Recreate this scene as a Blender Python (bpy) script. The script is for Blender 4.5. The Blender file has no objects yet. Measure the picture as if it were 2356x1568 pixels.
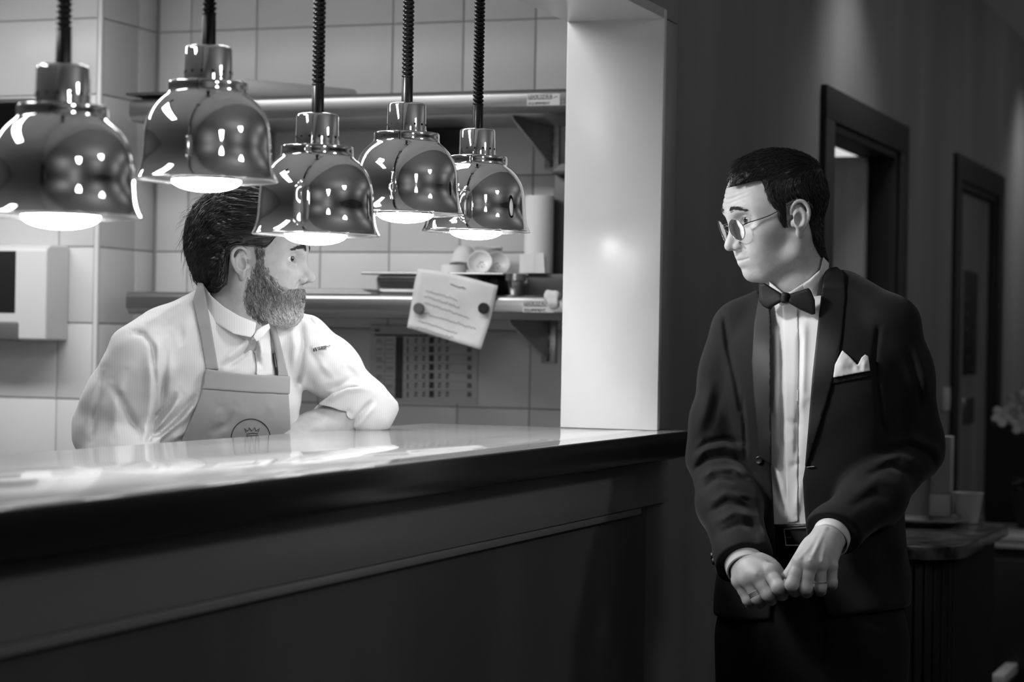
import bpy, bmesh, math, random
import numpy as np
from mathutils import Vector, Matrix

# ------------------------------------------------------------------ camera
F_PX, ROLL, CAM_H = 5110.0, 0.0175, 1.38
THETA = math.atan(1922.0 / F_PX)
FWD = np.array([-math.sin(THETA), math.cos(THETA), 0.0])
RGT = np.array([math.cos(THETA), math.sin(THETA), 0.0])
UPV = np.array([0.0, 0.0, 1.0])
CAMP = np.array([0.0, 0.0, CAM_H])
scene = bpy.context.scene
col = scene.collection
cam_d = bpy.data.cameras.new('camera')
cam = bpy.data.objects.new('camera', cam_d)
col.objects.link(cam)
scene.camera = cam
cam_d.sensor_width = 36.0
cam_d.lens = F_PX / 2356.0 * 36.0
_m = Matrix((tuple(RGT), tuple(UPV), tuple(-FWD))).transposed()
cam.matrix_world = Matrix.Translation(CAMP) @ (_m @ Matrix.Rotation(ROLL, 3, 'Z')).to_4x4()
cam_d.clip_start = 0.05
cam_d.dof.use_dof = True
cam_d.dof.focus_distance = 4.12
cam_d.dof.aperture_fstop = 4.0

# ------------------------------------------------------------------ world and exposure
world = bpy.data.worlds.new('world')
scene.world = world
world.use_nodes = True
world.node_tree.nodes['Background'].inputs[0].default_value = (0.05, 0.05, 0.05, 1)
world.node_tree.nodes['Background'].inputs[1].default_value = 0.1
scene.view_settings.view_transform = 'Standard'
scene.view_settings.look = 'None'
scene.view_settings.gamma = 1.0
scene.view_settings.use_curve_mapping = False
scene.view_settings.exposure = 0.0

# light powers of the lamps in place and of added lights
BULB_EMIT = 70.0        # emission of each heat-lamp bulb
KITCHEN_W = 22.0        # kitchen ceiling fittings
SPOT_W = 30.0           # dining-room ceiling spots
DINING_W = 8.0  # uplighters added to raise the dining room's general light
WALL_FILL_W = 46.0          # unseen spots added to brighten the plaster wall
WAITER_FILL_W = 165.0     # unseen kitchen spot added to brighten the waiter

# ------------------------------------------------------------------ pixel rays of the calibrated camera
def ray(x, y):
    a, b = x - 1178.0, y - 784.0
    c, s = math.cos(ROLL), math.sin(ROLL)
    return FWD + RGT * ((a * c + b * s) / F_PX) - UPV * ((b * c - a * s) / F_PX)
def P(x, y, t): return CAMP + ray(x, y) * t
def PX(x, y, X): d = ray(x, y); return CAMP + d * (X / d[0])
def PY(x, y, Y): d = ray(x, y); return CAMP + d * (Y / d[1])
def PZ(x, y, Z): d = ray(x, y); return CAMP + d * ((Z - CAM_H) / d[2])
def proj_pts(p):
    d = np.asarray(p, dtype=np.float64) - CAMP
    t = d @ FWD
    x0 = d @ RGT / t * F_PX; y0 = -(d @ UPV) / t * F_PX
    c, s = math.cos(ROLL), math.sin(ROLL)
    return 1178 + x0 * c - y0 * s, 784 + y0 * c + x0 * s, t

# ------------------------------------------------------------------ materials
MATS = {}
def mat(name, g=0.5, rough=0.5, metal=0.0, spec=0.5, noise=None, bump=None, emit=0.0, trans=0.0, sheen=0.0, sss=0.0, coat=0.0, aniso=0.0):
    """noise=(scale, detail, dark, light, (sx,sy,sz)); bump=(scale, strength, dist, (sx,sy,sz))"""
    if name in MATS: return MATS[name]
    m = bpy.data.materials.new(name); m.use_nodes = True
    nt = m.node_tree; b = nt.nodes['Principled BSDF']
    b.inputs['Base Color'].default_value = (g, g, g, 1)
    b.inputs['Roughness'].default_value = rough
    b.inputs['Metallic'].default_value = metal
    b.inputs['Specular IOR Level'].default_value = spec
    b.inputs['Transmission Weight'].default_value = trans
    b.inputs['Sheen Weight'].default_value = sheen
    b.inputs['Coat Weight'].default_value = coat
    b.inputs['Anisotropic'].default_value = aniso
    if sss:
        b.inputs['Subsurface Weight'].default_value = sss
        b.inputs['Subsurface Radius'].default_value = (0.006, 0.006, 0.006)
        b.inputs['Subsurface Scale'].default_value = 1.0
    if emit:
        b.inputs['Emission Color'].default_value = (1, 1, 1, 1)
        b.inputs['Emission Strength'].default_value = emit
    co = None
    def coords(sc):
        nonlocal co
        if co is None: co = nt.nodes.new('ShaderNodeTexCoord')
        mp = nt.nodes.new('ShaderNodeMapping'); mp.inputs['Scale'].default_value = sc
        nt.links.new(co.outputs['Object'], mp.inputs['Vector'])
        return mp.outputs['Vector']
    if noise:
        sc, det, lo, hi, stretch = noise
        n = nt.nodes.new('ShaderNodeTexNoise'); n.inputs['Scale'].default_value = sc; n.inputs['Detail'].default_value = det
        nt.links.new(coords(stretch), n.inputs['Vector'])
        r = nt.nodes.new('ShaderNodeMapRange'); r.inputs['From Min'].default_value = 0.3; r.inputs['From Max'].default_value = 0.7
        r.inputs['To Min'].default_value = lo; r.inputs['To Max'].default_value = hi
        nt.links.new(n.outputs['Fac'], r.inputs['Value'])
        nt.links.new(r.outputs['Result'], b.inputs['Base Color'])
    if bump:
        sc, st, dist, stretch = bump
        n = nt.nodes.new('ShaderNodeTexNoise'); n.inputs['Scale'].default_value = sc; n.inputs['Detail'].default_value = 3
        nt.links.new(coords(stretch), n.inputs['Vector'])
        bn = nt.nodes.new('ShaderNodeBump'); bn.inputs['Strength'].default_value = st; bn.inputs['Distance'].default_value = dist
        nt.links.new(n.outputs['Fac'], bn.inputs['Height'])
        nt.links.new(bn.outputs['Normal'], b.inputs['Normal'])
    MATS[name] = m
    return m

# ------------------------------------------------------------------ object helpers
def empty(name, loc=(0, 0, 0)):
    o = bpy.data.objects.new(name, None); col.objects.link(o); o.location = loc
    o.empty_display_size = 0.05
    return o
def tag(o, label=None, cat=None, group=None, kind=None):
    if label: o['label'] = label
    if cat: o['category'] = cat
    if group: o['group'] = group
    if kind: o['kind'] = kind
    return o
def link_mesh(name, me, m=None, parent=None, smooth=False):
    o = bpy.data.objects.new(name, me); col.objects.link(o)
    if m is not None: me.materials.append(m)
    if smooth: me.polygons.foreach_set('use_smooth', [True] * len(me.polygons))
    if parent is not None:
        o.parent = parent
        o.matrix_parent_inverse = wm(parent).inverted()
    return o
def wm(o):
    """world matrix of unevaluated translated/rotated parents"""
    b = o.matrix_basis.copy()
    return (wm(o.parent) @ o.matrix_parent_inverse @ b) if o.parent else b
def from_bm(name, bm, m=None, parent=None, smooth=False, sharp=None):
    me = bpy.data.meshes.new(name)
    bmesh.ops.recalc_face_normals(bm, faces=bm.faces)
    if sharp is not None:
        for e in bm.edges:
            if len(e.link_faces) == 2 and e.calc_face_angle(0) > sharp: e.smooth = False
        smooth = True
    bm.to_mesh(me); bm.free()
    return link_mesh(name, me, m, parent, smooth)
def from_np(name, v, f, m=None, parent=None, smooth=True):
    me = bpy.data.meshes.new(name)
    v = np.asarray(v, dtype=np.float32); f = np.asarray(f, dtype=np.int32)
    nv, nf, k = len(v), len(f), f.shape[1]
    me.vertices.add(nv); me.vertices.foreach_set('co', v.ravel())
    me.loops.add(nf * k); me.loops.foreach_set('vertex_index', f.ravel())
    me.polygons.add(nf)
    me.polygons.foreach_set('loop_start', np.arange(nf, dtype=np.int32) * k)
    me.polygons.foreach_set('loop_total', np.full(nf, k, dtype=np.int32))
    me.update(calc_edges=True); me.validate()
    return link_mesh(name, me, m, parent, smooth)
def add_box(bm, lo, hi, bevel=0.0, seg=2):
    r = bmesh.ops.create_cube(bm, size=1.0)
    vs = r['verts']
    for v in vs:
        v.co = Vector([lo[i] + (v.co[i] + 0.5) * (hi[i] - lo[i]) for i in range(3)])
    if bevel > 0:
        es = list({e for v in vs for e in v.link_edges})
        bmesh.ops.bevel(bm, geom=es, offset=bevel, segments=seg, profile=0.5, affect='EDGES')
def box(name, lo, hi, m, parent=None, bevel=0.0, seg=2):
    bm = bmesh.new(); add_box(bm, lo, hi, bevel, seg)
    return from_bm(name, bm, m, parent, sharp=math.radians(50) if bevel else None)
def add_prism(bm, pts, d):
    """closed planar polygon (world points) extruded along d"""
    d = Vector(d)
    a = [bm.verts.new(Vector(p)) for p in pts]; b = [bm.verts.new(Vector(p) + d) for p in pts]
    bm.faces.new(a); bm.faces.new(b[::-1])
    n = len(pts)
    for i in range(n): bm.faces.new((a[i], b[i], b[(i + 1) % n], a[(i + 1) % n]))
def prism(name, pts, d, m, parent=None, bevel=0.0, seg=2):
    bm = bmesh.new(); add_prism(bm, pts, d)
    if bevel: bmesh.ops.bevel(bm, geom=list(bm.edges), offset=bevel, segments=seg, profile=0.5, affect='EDGES')
    return from_bm(name, bm, m, parent, sharp=math.radians(50) if bevel else None)
def add_lathe(bm, prof, c=(0, 0, 0), n=48, axis='Z', caps=(False, False)):
    rings = []
    for r, z in prof:
        ring = []
        for k in range(n):
            a = 2 * math.pi * k / n
            q = (r * math.cos(a), r * math.sin(a), z)
            if axis == 'X': q = (z, q[0], q[1])
            if axis == 'Y': q = (q[0], z, q[1])
            ring.append(bm.verts.new((c[0] + q[0], c[1] + q[1], c[2] + q[2])))
        rings.append(ring)
    for a, b in zip(rings, rings[1:]):
        for k in range(n): bm.faces.new((a[k], a[(k + 1) % n], b[(k + 1) % n], b[k]))
    if caps[0]: bm.faces.new(rings[0][::-1])
    if caps[1]: bm.faces.new(rings[-1])
def lathe(name, prof, c, m, parent=None, n=48, axis='Z', caps=(False, False), sharp=math.radians(40)):
    bm = bmesh.new(); add_lathe(bm, prof, c, n, axis, caps)
    return from_bm(name, bm, m, parent, sharp=sharp)
def tube_np(path, rad, n=10, cap=True):
    """tube along path (k,3) with radius scalar or (k,); returns v, quads"""
    path = np.asarray(path, dtype=np.float64); k = len(path)
    rad = np.broadcast_to(np.asarray(rad, dtype=np.float64), (k,))
    tan = np.gradient(path, axis=0); tan /= np.linalg.norm(tan, axis=1)[:, None] + 1e-12
    ref = np.array([0.0, 0, 1]) if abs(tan[0][2]) < 0.9 else np.array([1.0, 0, 0])
    nrm = np.cross(tan[0], ref); nrm /= np.linalg.norm(nrm)
    v = []
    for i in range(k):
        nrm = nrm - tan[i] * (nrm @ tan[i]); nrm /= np.linalg.norm(nrm)
        bi = np.cross(tan[i], nrm)
        a = np.linspace(0, 2 * np.pi, n, endpoint=False)
        v.append(path[i] + rad[i] * (np.cos(a)[:, None] * nrm + np.sin(a)[:, None] * bi))
    v = np.concatenate(v)
    f = []
    for i in range(k - 1):
        for j in range(n):
            f.append((i * n + j, i * n + (j + 1) % n, (i + 1) * n + (j + 1) % n, (i + 1) * n + j))
    if cap:
        for i in (0, k - 1):
            c = len(v); v = np.vstack([v, path[i][None]])
            for j in range(0, n, 2):
                f.append((i * n + j, i * n + (j + 1) % n, i * n + (j + 2) % n, c))
    return v, np.array(f)
def tube(name, path, rad, m, parent=None, n=10):
    v, f = tube_np(path, rad, n)
    return from_np(name, v, f, m, parent)
def text_obj(name, body, size, origin, xdir, ydir, m, parent=None, depth=0.0003, align='LEFT'):
    cu = bpy.data.curves.new(name, 'FONT'); cu.body = body; cu.size = size; cu.align_x = align
    cu.extrude = depth; cu.resolution_u = 3
    tmp = bpy.data.objects.new(name, cu); col.objects.link(tmp)
    dg = bpy.context.evaluated_depsgraph_get()
    me = bpy.data.meshes.new_from_object(tmp.evaluated_get(dg))
    bpy.data.objects.remove(tmp); bpy.data.curves.remove(cu)
    x = Vector(xdir).normalized(); y = Vector(ydir).normalized(); z = x.cross(y)
    M = Matrix((x, y, z)).transposed().to_4x4(); M.translation = Vector(origin)
    me.transform(M); me.materials.clear()
    return link_mesh(name, me, m, parent)
def copy_tree(o, delta, parent=None, label=None):
    """copy of a thing and its parts moved by delta"""
    c = o.copy(); col.objects.link(c)
    if parent is None: c.location = Vector(o.location) + Vector(delta)
    else: c.parent = parent; c.matrix_parent_inverse = o.matrix_parent_inverse.copy()
    if label: c['label'] = label
    for ch in o.children: copy_tree(ch, delta, c)
    return c
# ================================================================== the place
M_plaster = mat('dining_plaster', 0.2, 0.5, spec=0.35, noise=(3.0, 6, 0.15, 0.23, (1, 1.0, 0.18)), bump=(9, 0.15, 0.004, (1, 1, 0.25)))
M_clad = mat('cladding_satin', 0.27, 0.32, spec=0.5)
M_white = mat('jamb_white_laminate', 0.62, 0.24, spec=0.5)
M_floor = mat('floor_dark', 0.06, 0.35, noise=(4, 3, 0.045, 0.075, (1, 1, 1)))
M_kfloor = mat('kitchen_floor', 0.25, 0.5)
M_ceil = mat('ceiling_paint', 0.85, 0.8)
M_dceil = mat('dining_ceiling_paint', 0.6, 0.8)
M_tile = mat('glazed_tile', 0.62, 0.36, spec=0.4, bump=(3.5, 0.05, 0.01, (1, 1, 1)))
M_grout = mat('grout', 0.33, 0.9)
M_slab = mat('counter_stone_front', 0.02, 0.22, spec=0.5)
M_black = mat('black_lacquer_frame', 0.012, 0.45)
M_door = mat('door_wood', 0.2, 0.5, noise=(2.2, 6, 0.14, 0.26, (6, 6, 0.35)))
M_steel = mat('brushed_steel', 0.38, 0.36, metal=1.0, noise=(40, 3, 0.32, 0.43, (0.15, 1, 6)))
M_dark = mat('dark_plastic', 0.02, 0.4)

XW = -1.36        # dining face of the pass wall
XI = -1.546       # kitchen face
XC = -1.345       # cladding face
XI2 = -1.455      # back of the thin partition with the doors
YJ = 4.41         # jamb at the far end of the opening
ZH = 2.053        # underside of the header
YB = 5.35         # kitchen back wall
YN = 0.35         # near jamb, out of frame
def struct(o, label=None): o['kind'] = 'structure'; return o

struct(box('floor', (-6, -4, -0.1), (7, 14, 0.0), M_floor))
struct(box('floor_kitchen', (-6, -3, 0.0), (XI, YB, 0.012), M_kfloor))
# pass wall
struct(box('wall_pass_low', (XI, -3, 0), (XW, YJ + 0.02, 1.139), mat('shaded_plaster', 0.1, 0.5, spec=0.35, noise=(3.0, 6, 0.08, 0.125, (1, 1.0, 0.18)), bump=(9, 0.15, 0.004, (1, 1, 0.25)))))  # same plaster below the counter, with its shade put into a darker colour
struct(box('wall_pass_near', (XI, -3, 1.14), (XW, YN, 2.75), M_plaster))
struct(box('wall_pass_header', (XI + 0.001, YN, ZH + 0.02), (XW, YJ, 2.75), M_plaster))
D1 = (6.095, 7.075); D2 = (8.285, 9.24); DT = 2.005
bmw = bmesh.new()
for y0, y1, z0, z1 in ((YJ + 0.02, D1[0], 0, 2.75), (D1[1], D2[0], 0, 2.75), (D2[1], 13, 0, 2.75), (D1[0], D1[1], DT, 2.75), (D2[0], D2[1], DT, 2.75)):
    if y0 < YB: add_box(bmw, (XI, y0, z0), (XW, YB + .2, z1)); y0 = YB + .2
    add_box(bmw, (XI2, y0, z0), (XW, y1, z1))
struct(from_bm('wall_dining', bmw, M_plaster))
# white linings of the opening
struct(box('trim_jamb', (XI - 0.001, YJ, 1.2), (-1.334, YJ + 0.02, ZH + 0.02), M_white, bevel=0.0015))
struct(box('trim_soffit', (XI - 0.001, YN, ZH), (-1.334, YJ, ZH + 0.02), M_white, bevel=0.001))
struct(box('trim_jamb_near', (XI, YN - 0.02, 1.2), (-1.334, YN, ZH), M_white, bevel=0.0015))
# satin cladding around the opening on the dining side
struct(box('trim_cladding_side', (XW, YJ + 0.022, 1.2), (XC, YJ + 0.135, ZH + 0.005), M_clad, bevel=0.001))
struct(box('trim_cladding_head', (XW, YN - 0.1, ZH + 0.007), (XC, YJ + 0.135, ZH + 0.5), M_clad, bevel=0.001))
struct(box('trim_cladding_base', (XW, YN - 0.1, 1.045), (XC, YJ + 0.135, 1.1385), M_clad, bevel=0.001))
struct(box('trim_cladding_foot', (XW, YN - 0.1, 1.031), (XC + 0.001, 4.34, 1.0435), mat('cladding_foot', 0.27, 0.3), bevel=0.001))

# kitchen walls with individual tiles
def tile_wall(name, lo, hi, axis, front, ucuts, zcuts):
    """axis 'Y': wall faces -Y at Y=front, u is X; axis 'X': faces +X at X=front, u is Y"""
    w = struct(box(name, lo, hi, M_grout))
    cache = {}
    g = 0.0016; d = 0.007
    for ui in range(len(ucuts) - 1):
        for zi in range(len(zcuts) - 1):
            u0, u1 = ucuts[ui] + g, ucuts[ui + 1] - g
            z0, z1 = zcuts[zi] + g, zcuts[zi + 1] - g
            key = (round(u1 - u0, 4), round(z1 - z0, 4), axis)
            if key not in cache:
                bm = bmesh.new()
                sx, sz = key[0] / 2, key[1] / 2
                if axis == 'Y': add_box(bm, (-sx, 0, -sz), (sx, d, sz), 0.0022, 2)
                else: add_box(bm, (-d, -sx, -sz), (0, sx, sz), 0.0022, 2)
                o = from_bm('tile', bm, M_tile, sharp=math.radians(60)); cache[key] = o.data
            else:
                o = bpy.data.objects.new('tile', cache[key]); col.objects.link(o)
            um = (u0 + u1) / 2; zm = (z0 + z1) / 2
            j = ((ui * 5 + zi * 3 + len(name)) % 7 - 3) * 0.00012
            o.location = (um, front + j, zm) if axis == 'Y' else (front - j, um, zm)
            o.parent = w
    return w
ZC = [0.207 + 0.2 * k for k in range(3, 12)]
tile_wall('wall_back', (-3.3, YB + 0.004, 0), (XI, YB + 0.2, 2.45), 'Y', YB, [-3.06] + [-2.962 + 0.2 * k for k in range(7)] + [XI - 0.004], ZC)
XF, YF = -3.066, 5.06
tile_wall('wall_pier', (-4.6, YF + 0.004, 0), (XF - 0.004, YB + 0.2, 2.45), 'Y', YF, [-3.985 + 0.2 * k for k in range(5)] + [XF - 0.012], ZC)
tile_wall('wall_pier_side', (XF - 0.1, YF + 0.006, 0), (XF - 0.0045, YB, 2.45), 'X', XF, [YF + 0.012, YF + 0.19, YB - 0.001], ZC)
struct(box('trim_corner', (XF - 0.012, YF - 0.001, 0.8), (XF + 0.001, YF + 0.012, 2.45), mat('corner_bead', 0.68, 0.35), bevel=0.003))
struct(box('ceiling_kitchen', (-6, -3, 2.45), (XI, YB + 0.2, 2.55), M_ceil))
struct(box('wall_kitchen_far', (-6.1, -3, 0), (-6, YB + 0.2, 2.45), mat('kitchen_paint', 0.5, 0.6)))
struct(box('wall_kitchen_near', (-6, -3.1, 0), (XI, -3.0, 2.45), MATS['kitchen_paint']))
struct(box('wall_kitchen_end', (-6, YF + 0.1, 0), (-4.6, YB + 0.2, 2.45), MATS['kitchen_paint']))
# dining room shell
struct(box('ceiling', (XI, -4, 2.75), (7, 13, 2.85), M_dceil))
struct(box('wall_end', (XI, 12.0, 0), (7, 12.15, 2.75), M_plaster))
struct(box('wall_behind', (XI, -4.1, 0), (7, -4.0, 2.75), M_plaster))
M_wall2 = mat('window_wall_paint', 0.10, 0.7)
bmw = bmesh.new()
WIN = [(-2.6, -1.2), (-0.4, 1.0), (1.8, 3.2), (4.0, 5.4), (6.2, 7.6), (8.4, 9.8)]
ys = [-4.0] + [v for w in WIN for v in w] + [12.0]
for a, b in zip(ys[::2], ys[1::2]): add_box(bmw, (5.4, a, 0), (5.55, b, 2.75))
for a, b in WIN:
    add_box(bmw, (5.4, a, 0), (5.55, b, 0.35)); add_box(bmw, (5.4, a, 2.4), (5.55, b, 2.75))
struct(from_bm('wall_window', bmw, M_wall2))
M_night = mat('night_glass', 0.005, 0.05, spec=0.6)
M_sheer = mat('sheer_curtain', 0.55, 0.9)
for i, (a, b) in enumerate(WIN):
    w = struct(box('window_%d' % (i + 1), (5.46, a, 0.35), (5.475, b, 2.4), M_night))
    box('mullion', (5.44, (a + b) / 2 - 0.03, 0.35), (5.49, (a + b) / 2 + 0.03, 2.4), M_black, w)
# doors of the dining wall
def dining_door(n, d, leaf_open):
    fr = empty('door_%d' % n, (XW, (d[0] + d[1]) / 2, 0)); struct(fr)
    fw = 0.112
    o = 0.018
    for nm, y0, y1, z0, z1 in (('jamb_casing', d[0] - fw, d[0], 0, DT), ('jamb_casing', d[1], d[1] + fw + 0.02, 0, DT), ('head_casing', d[0] - fw, d[1] + fw + 0.02, DT, DT + 0.092)):
        box(nm, (XW, y0, z0), (XW + o, y1, z1), M_black, fr, bevel=0.002)
    for nm, y0, y1, z0, z1 in (('jamb_lining', d[0] - 0.002, d[0] + 0.022, 0, DT - 0.02), ('jamb_lining', d[1] - 0.022, d[1] + 0.002, 0, DT - 0.02), ('head_lining', d[0], d[1], DT - 0.022, DT + 0.002)):
        box(nm, (XI2 - 0.005, y0, z0), (XW + 0.004, y1, z1), M_black, fr, bevel=0.001)
    return fr
# ================================================================== counter
ct = empty('pass_counter', (-1.57, 2.4, 1.0))
tag(ct, 'long polished pass counter with dark stone front edge below the heat lamps', 'counter')
M_top = mat('counter_polished_top', 0.62, 0.075, spec=0.6, metal=0.0, coat=0.4, noise=(5, 3, 0.54, 0.70, (3, 0.4, 1)), bump=(6, 0.05, 0.004, (1.0, 0.35, 1)))
XCB = -1.85
poly = [(-1.28, YN), (-1.28, YJ + 0.09), (XW + 0.002, YJ + 0.09), (XW + 0.002, YJ - 0.0005), (XCB, YJ - 0.0005), (XCB, YN)]
prism('slab', [(x, y, 1.146) for x, y in poly], (0, 0, 0.0525), M_slab, ct, bevel=0.003)
prism('polished_top', [(x, y, 1.1975) for x, y in [(-1.2815, YN), (-1.2815, YJ + 0.088), (XW + 0.002, YJ + 0.088), (XW + 0.002, YJ - 0.001), (XCB + 0.001, YJ - 0.001), (XCB + 0.001, YN)]], (0, 0, 0.0025), M_top, ct, bevel=0.001)
bc = box('base_cabinet', (XCB + 0.06, YN + 0.02, 0.012), (XI - 0.002, YJ - 0.05, 1.1392), M_steel, None, bevel=0.003); tag(bc, 'steel base cabinet under the kitchen side of the pass counter', 'cabinet')
box('shadow_gap', (XI, YN, 1.1395), (-1.315, YJ + 0.08, 1.1455), M_black, ct)

# ================================================================== heat lamps
M_chrome = mat('chrome', 0.80, 0.035, metal=1.0)
M_inner = mat('shade_inner', 0.75, 0.25, metal=1.0)
M_bulb = mat('lit_bulb', 0.9, 0.3, emit=BULB_EMIT)
M_cord = mat('black_cord', 0.012, 0.3, spec=0.6)
M_hole = mat('vent_hole_dark', 0.004, 0.9)
SH = [(0.0345, 0.1455), (0.0575, 0.1445), (0.0590, 0.1430), (0.0592, 0.1290), (0.0605, 0.1265), (0.0690, 0.1195), (0.0770, 0.1110), (0.0845, 0.0995), (0.0897, 0.0870), (0.0925, 0.0740), (0.0940, 0.0560), (0.0950, 0.0360), (0.0968, 0.0210), (0.1000, 0.0095), (0.1035, 0.0025), (0.1048, 0.0012), (0.1050, 0.0), (0.1042, -0.0008)]
def smooth_prof(pr, it=2):
    pr = np.array(pr)
    for _ in range(it):
        q = [pr[0]]
        for a, b in zip(pr, pr[1:]): q += [a * 0.75 + b * 0.25, a * 0.25 + b * 0.75]
        q.append(pr[-1]); pr = np.array(q)
    return [tuple(p) for p in pr]
LAMPS = [(140, 497, 'nearest and leftmost chrome heat lamp, cut by the picture edge'),
         (475, 415, 'second chrome heat lamp from the left, hanging highest, just left of the chef'),
         (726, 540, 'middle chrome heat lamp hanging in front of the bearded chef'),
         (932, 492, 'fourth chrome heat lamp from the left, between the middle and the farthest one'),
         (1095, 532, 'farthest and rightmost chrome heat lamp, nearest the white jamb')]
XL = -1.58
def heat_lamp():
    L = empty('heat_lamp', (0, 0, 0))
    outer = smooth_prof(SH)
    inner = [(max(r - 0.0015, 0.03), z - 0.0012 if z > 0.1 else z) for r, z in outer][::-1]
    sh = lathe('shade', outer, (0, 0, 0), M_chrome, L, n=96, sharp=math.radians(75))
    lathe('shade_lining', inner, (0, 0, 0), M_inner, sh, n=64, sharp=math.radians(75))
    capp = [(0.0362, 0.1450), (0.0358, 0.150), (0.0346, 0.1925), (0.0335, 0.1955), (0.031, 0.197), (0.0105, 0.1972)]
    cp = lathe('cap', capp, (0, 0, 0), M_chrome, L, n=64, sharp=math.radians(75))
    bm = bmesh.new()
    for k in range(14):
        a = 2 * math.pi * (k + 0.35) / 14
        mt = Matrix.Translation((0.03535 * math.cos(a), 0.03535 * math.sin(a), 0.1585)) @ Matrix.Rotation(a, 4, 'Z') @ Matrix.Rotation(math.pi / 2, 4, 'Y')
        bmesh.ops.create_cone(bm, cap_ends=True, segments=10, radius1=0.0021, radius2=0.0021, depth=0.0014, matrix=mt)
    h = from_bm('vent_holes', bm, M_hole, cp); h['kind'] = 'stuff'
    b = [(0.030, 0.075), (0.0450, 0.036), (0.0510, 0.014), (0.0522, 0.006), (0.0510, 0.0)]
    bulb_side = lathe('bulb_neck', b, (0, 0, 0), mat('bulb_mirror', 0.8, 0.1, metal=1.0), L, n=48)
    face = [(0.0510 * math.cos(a), -0.0165 * math.sin(a)) for a in np.linspace(0, math.pi / 2 * 0.995, 10)]
    lathe('bulb', face, (0, 0, 0), M_bulb, L, n=48, caps=(False, True))
    return L
def heat_cord(z_rim, parent):
    zc = 2.45 - z_rim
    lathe('cord_sleeve', [(0.0108, 0.196), (0.0104, 0.199), (0.0099, 0.243), (0.0088, 0.2445)], (0, 0, 0), M_cord, parent, n=20)
    pr = []
    z = 0.242; pitch = 0.0078
    n = int((zc - 0.03 - z) / pitch)
    for k in range(n):
        for a, r in ((0.0, 0.0078), (0.2, 0.0098), (0.5, 0.0107), (0.8, 0.0098)):
            pr.append((r, z + (k + a) * pitch))
    cv = lathe('coiled_cord', pr, (0, 0, 0), M_cord, parent, n=16, sharp=math.radians(89))
    # slight helix shear so the rings read as a coil
    for v in cv.data.vertices: v.co.z += 0.0018 * math.sin(math.atan2(v.co.y, v.co.x))
    lathe('ceiling_rose', [(0.008, zc - 0.035), (0.03, zc - 0.03), (0.045, zc - 0.012), (0.047, zc - 0.001)], (0, 0, 0), M_chrome, parent, n=32)
proto = heat_lamp()
for i, (px, py, lab) in enumerate(LAMPS):
    c = PX(px, py, XL)
    L = proto if i == 0 else copy_tree(proto, (0, 0, 0))
    L.location = c
    L.rotation_euler[2] = 0.3 * i
    tag(L, lab, 'heat lamp', 'chrome heat lamps over the pass')
    cordroot = L
    heat_cord_parent = L
    # cords have their own length each
    before = set(bpy.data.objects)
    heat_cord(c[2], None)
    for o in list(set(bpy.data.objects) - before):
        o.parent = L
# ================================================================== small sculpting kit: distance fields meshed on a sparse grid
f32 = np.float32
def _p(v): return np.asarray(v, dtype=f32)
def s_ell(c, r, R=None):
    c = _p(c); r = _p(r)
    def f(p):
        q = p - c
        if R is not None: q = q @ R
        k0 = np.sqrt(((q / r) ** 2).sum(1)) + 1e-9
        k1 = np.sqrt(((q / (r * r)) ** 2).sum(1)) + 1e-9
        return k0 * (k0 - 1) / k1
    return f
def s_sph(c, r):
    c = _p(c)
    return lambda p: np.sqrt(((p - c) ** 2).sum(1)) - f32(r)
def s_cap(a, b, ra, rb=None):
    a = _p(a); b = _p(b); rb = ra if rb is None else rb
    ab = b - a; L = float(ab @ ab) + 1e-12
    def f(p):
        q = p - a
        t = np.clip(q @ ab / f32(L), 0, 1)
        d = q - t[:, None] * ab
        return np.sqrt((d * d).sum(1)) - (f32(ra) + t * f32(rb - ra))
    return f
def s_chain(pts, rad, k=0.0):
    fs = [s_cap(pts[i], pts[i + 1], rad[i], rad[i + 1]) for i in range(len(pts) - 1)]
    return s_union(k, *fs)
def s_box(c, h, R=None, rd=0.0):
    c = _p(c); h = _p(h)
    def f(p):
        q = p - c
        if R is not None: q = q @ R
        q = np.abs(q) - (h - f32(rd))
        return np.sqrt((np.maximum(q, 0) ** 2).sum(1)) + np.minimum(q.max(1), 0) - f32(rd)
    return f
def smin(a, b, k):
    if k <= 0: return np.minimum(a, b)
    h = np.maximum(f32(k) - np.abs(a - b), 0)
    return np.minimum(a, b) - h * h * f32(0.25 / k)
def smax(a, b, k): return -smin(-a, -b, k)
def s_union(k, *fs):
    def f(p):
        d = fs[0](p)
        for g in fs[1:]: d = smin(d, g(p), k)
        return d
    return f
def s_sub(k, a, *bs):
    def f(p):
        d = a(p)
        for b in bs: d = smax(d, -b(p), k)
        return d
    return f
def s_int(k, *fs):
    def f(p):
        d = fs[0](p)
        for g in fs[1:]: d = smax(d, g(p), k)
        return d
    return f
def s_frame(f, M):
    """evaluate field f given in a local frame; M = 4x4 local->world"""
    R = np.array(M, dtype=np.float64)[:3, :3]; o = np.array(M, dtype=np.float64)[:3, 3]
    sc = float(np.linalg.norm(R[:, 0])); Ri = _p(np.linalg.inv(R)); o = _p(o)
    return lambda p: f((p - o) @ Ri.T) * f32(sc)
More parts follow.
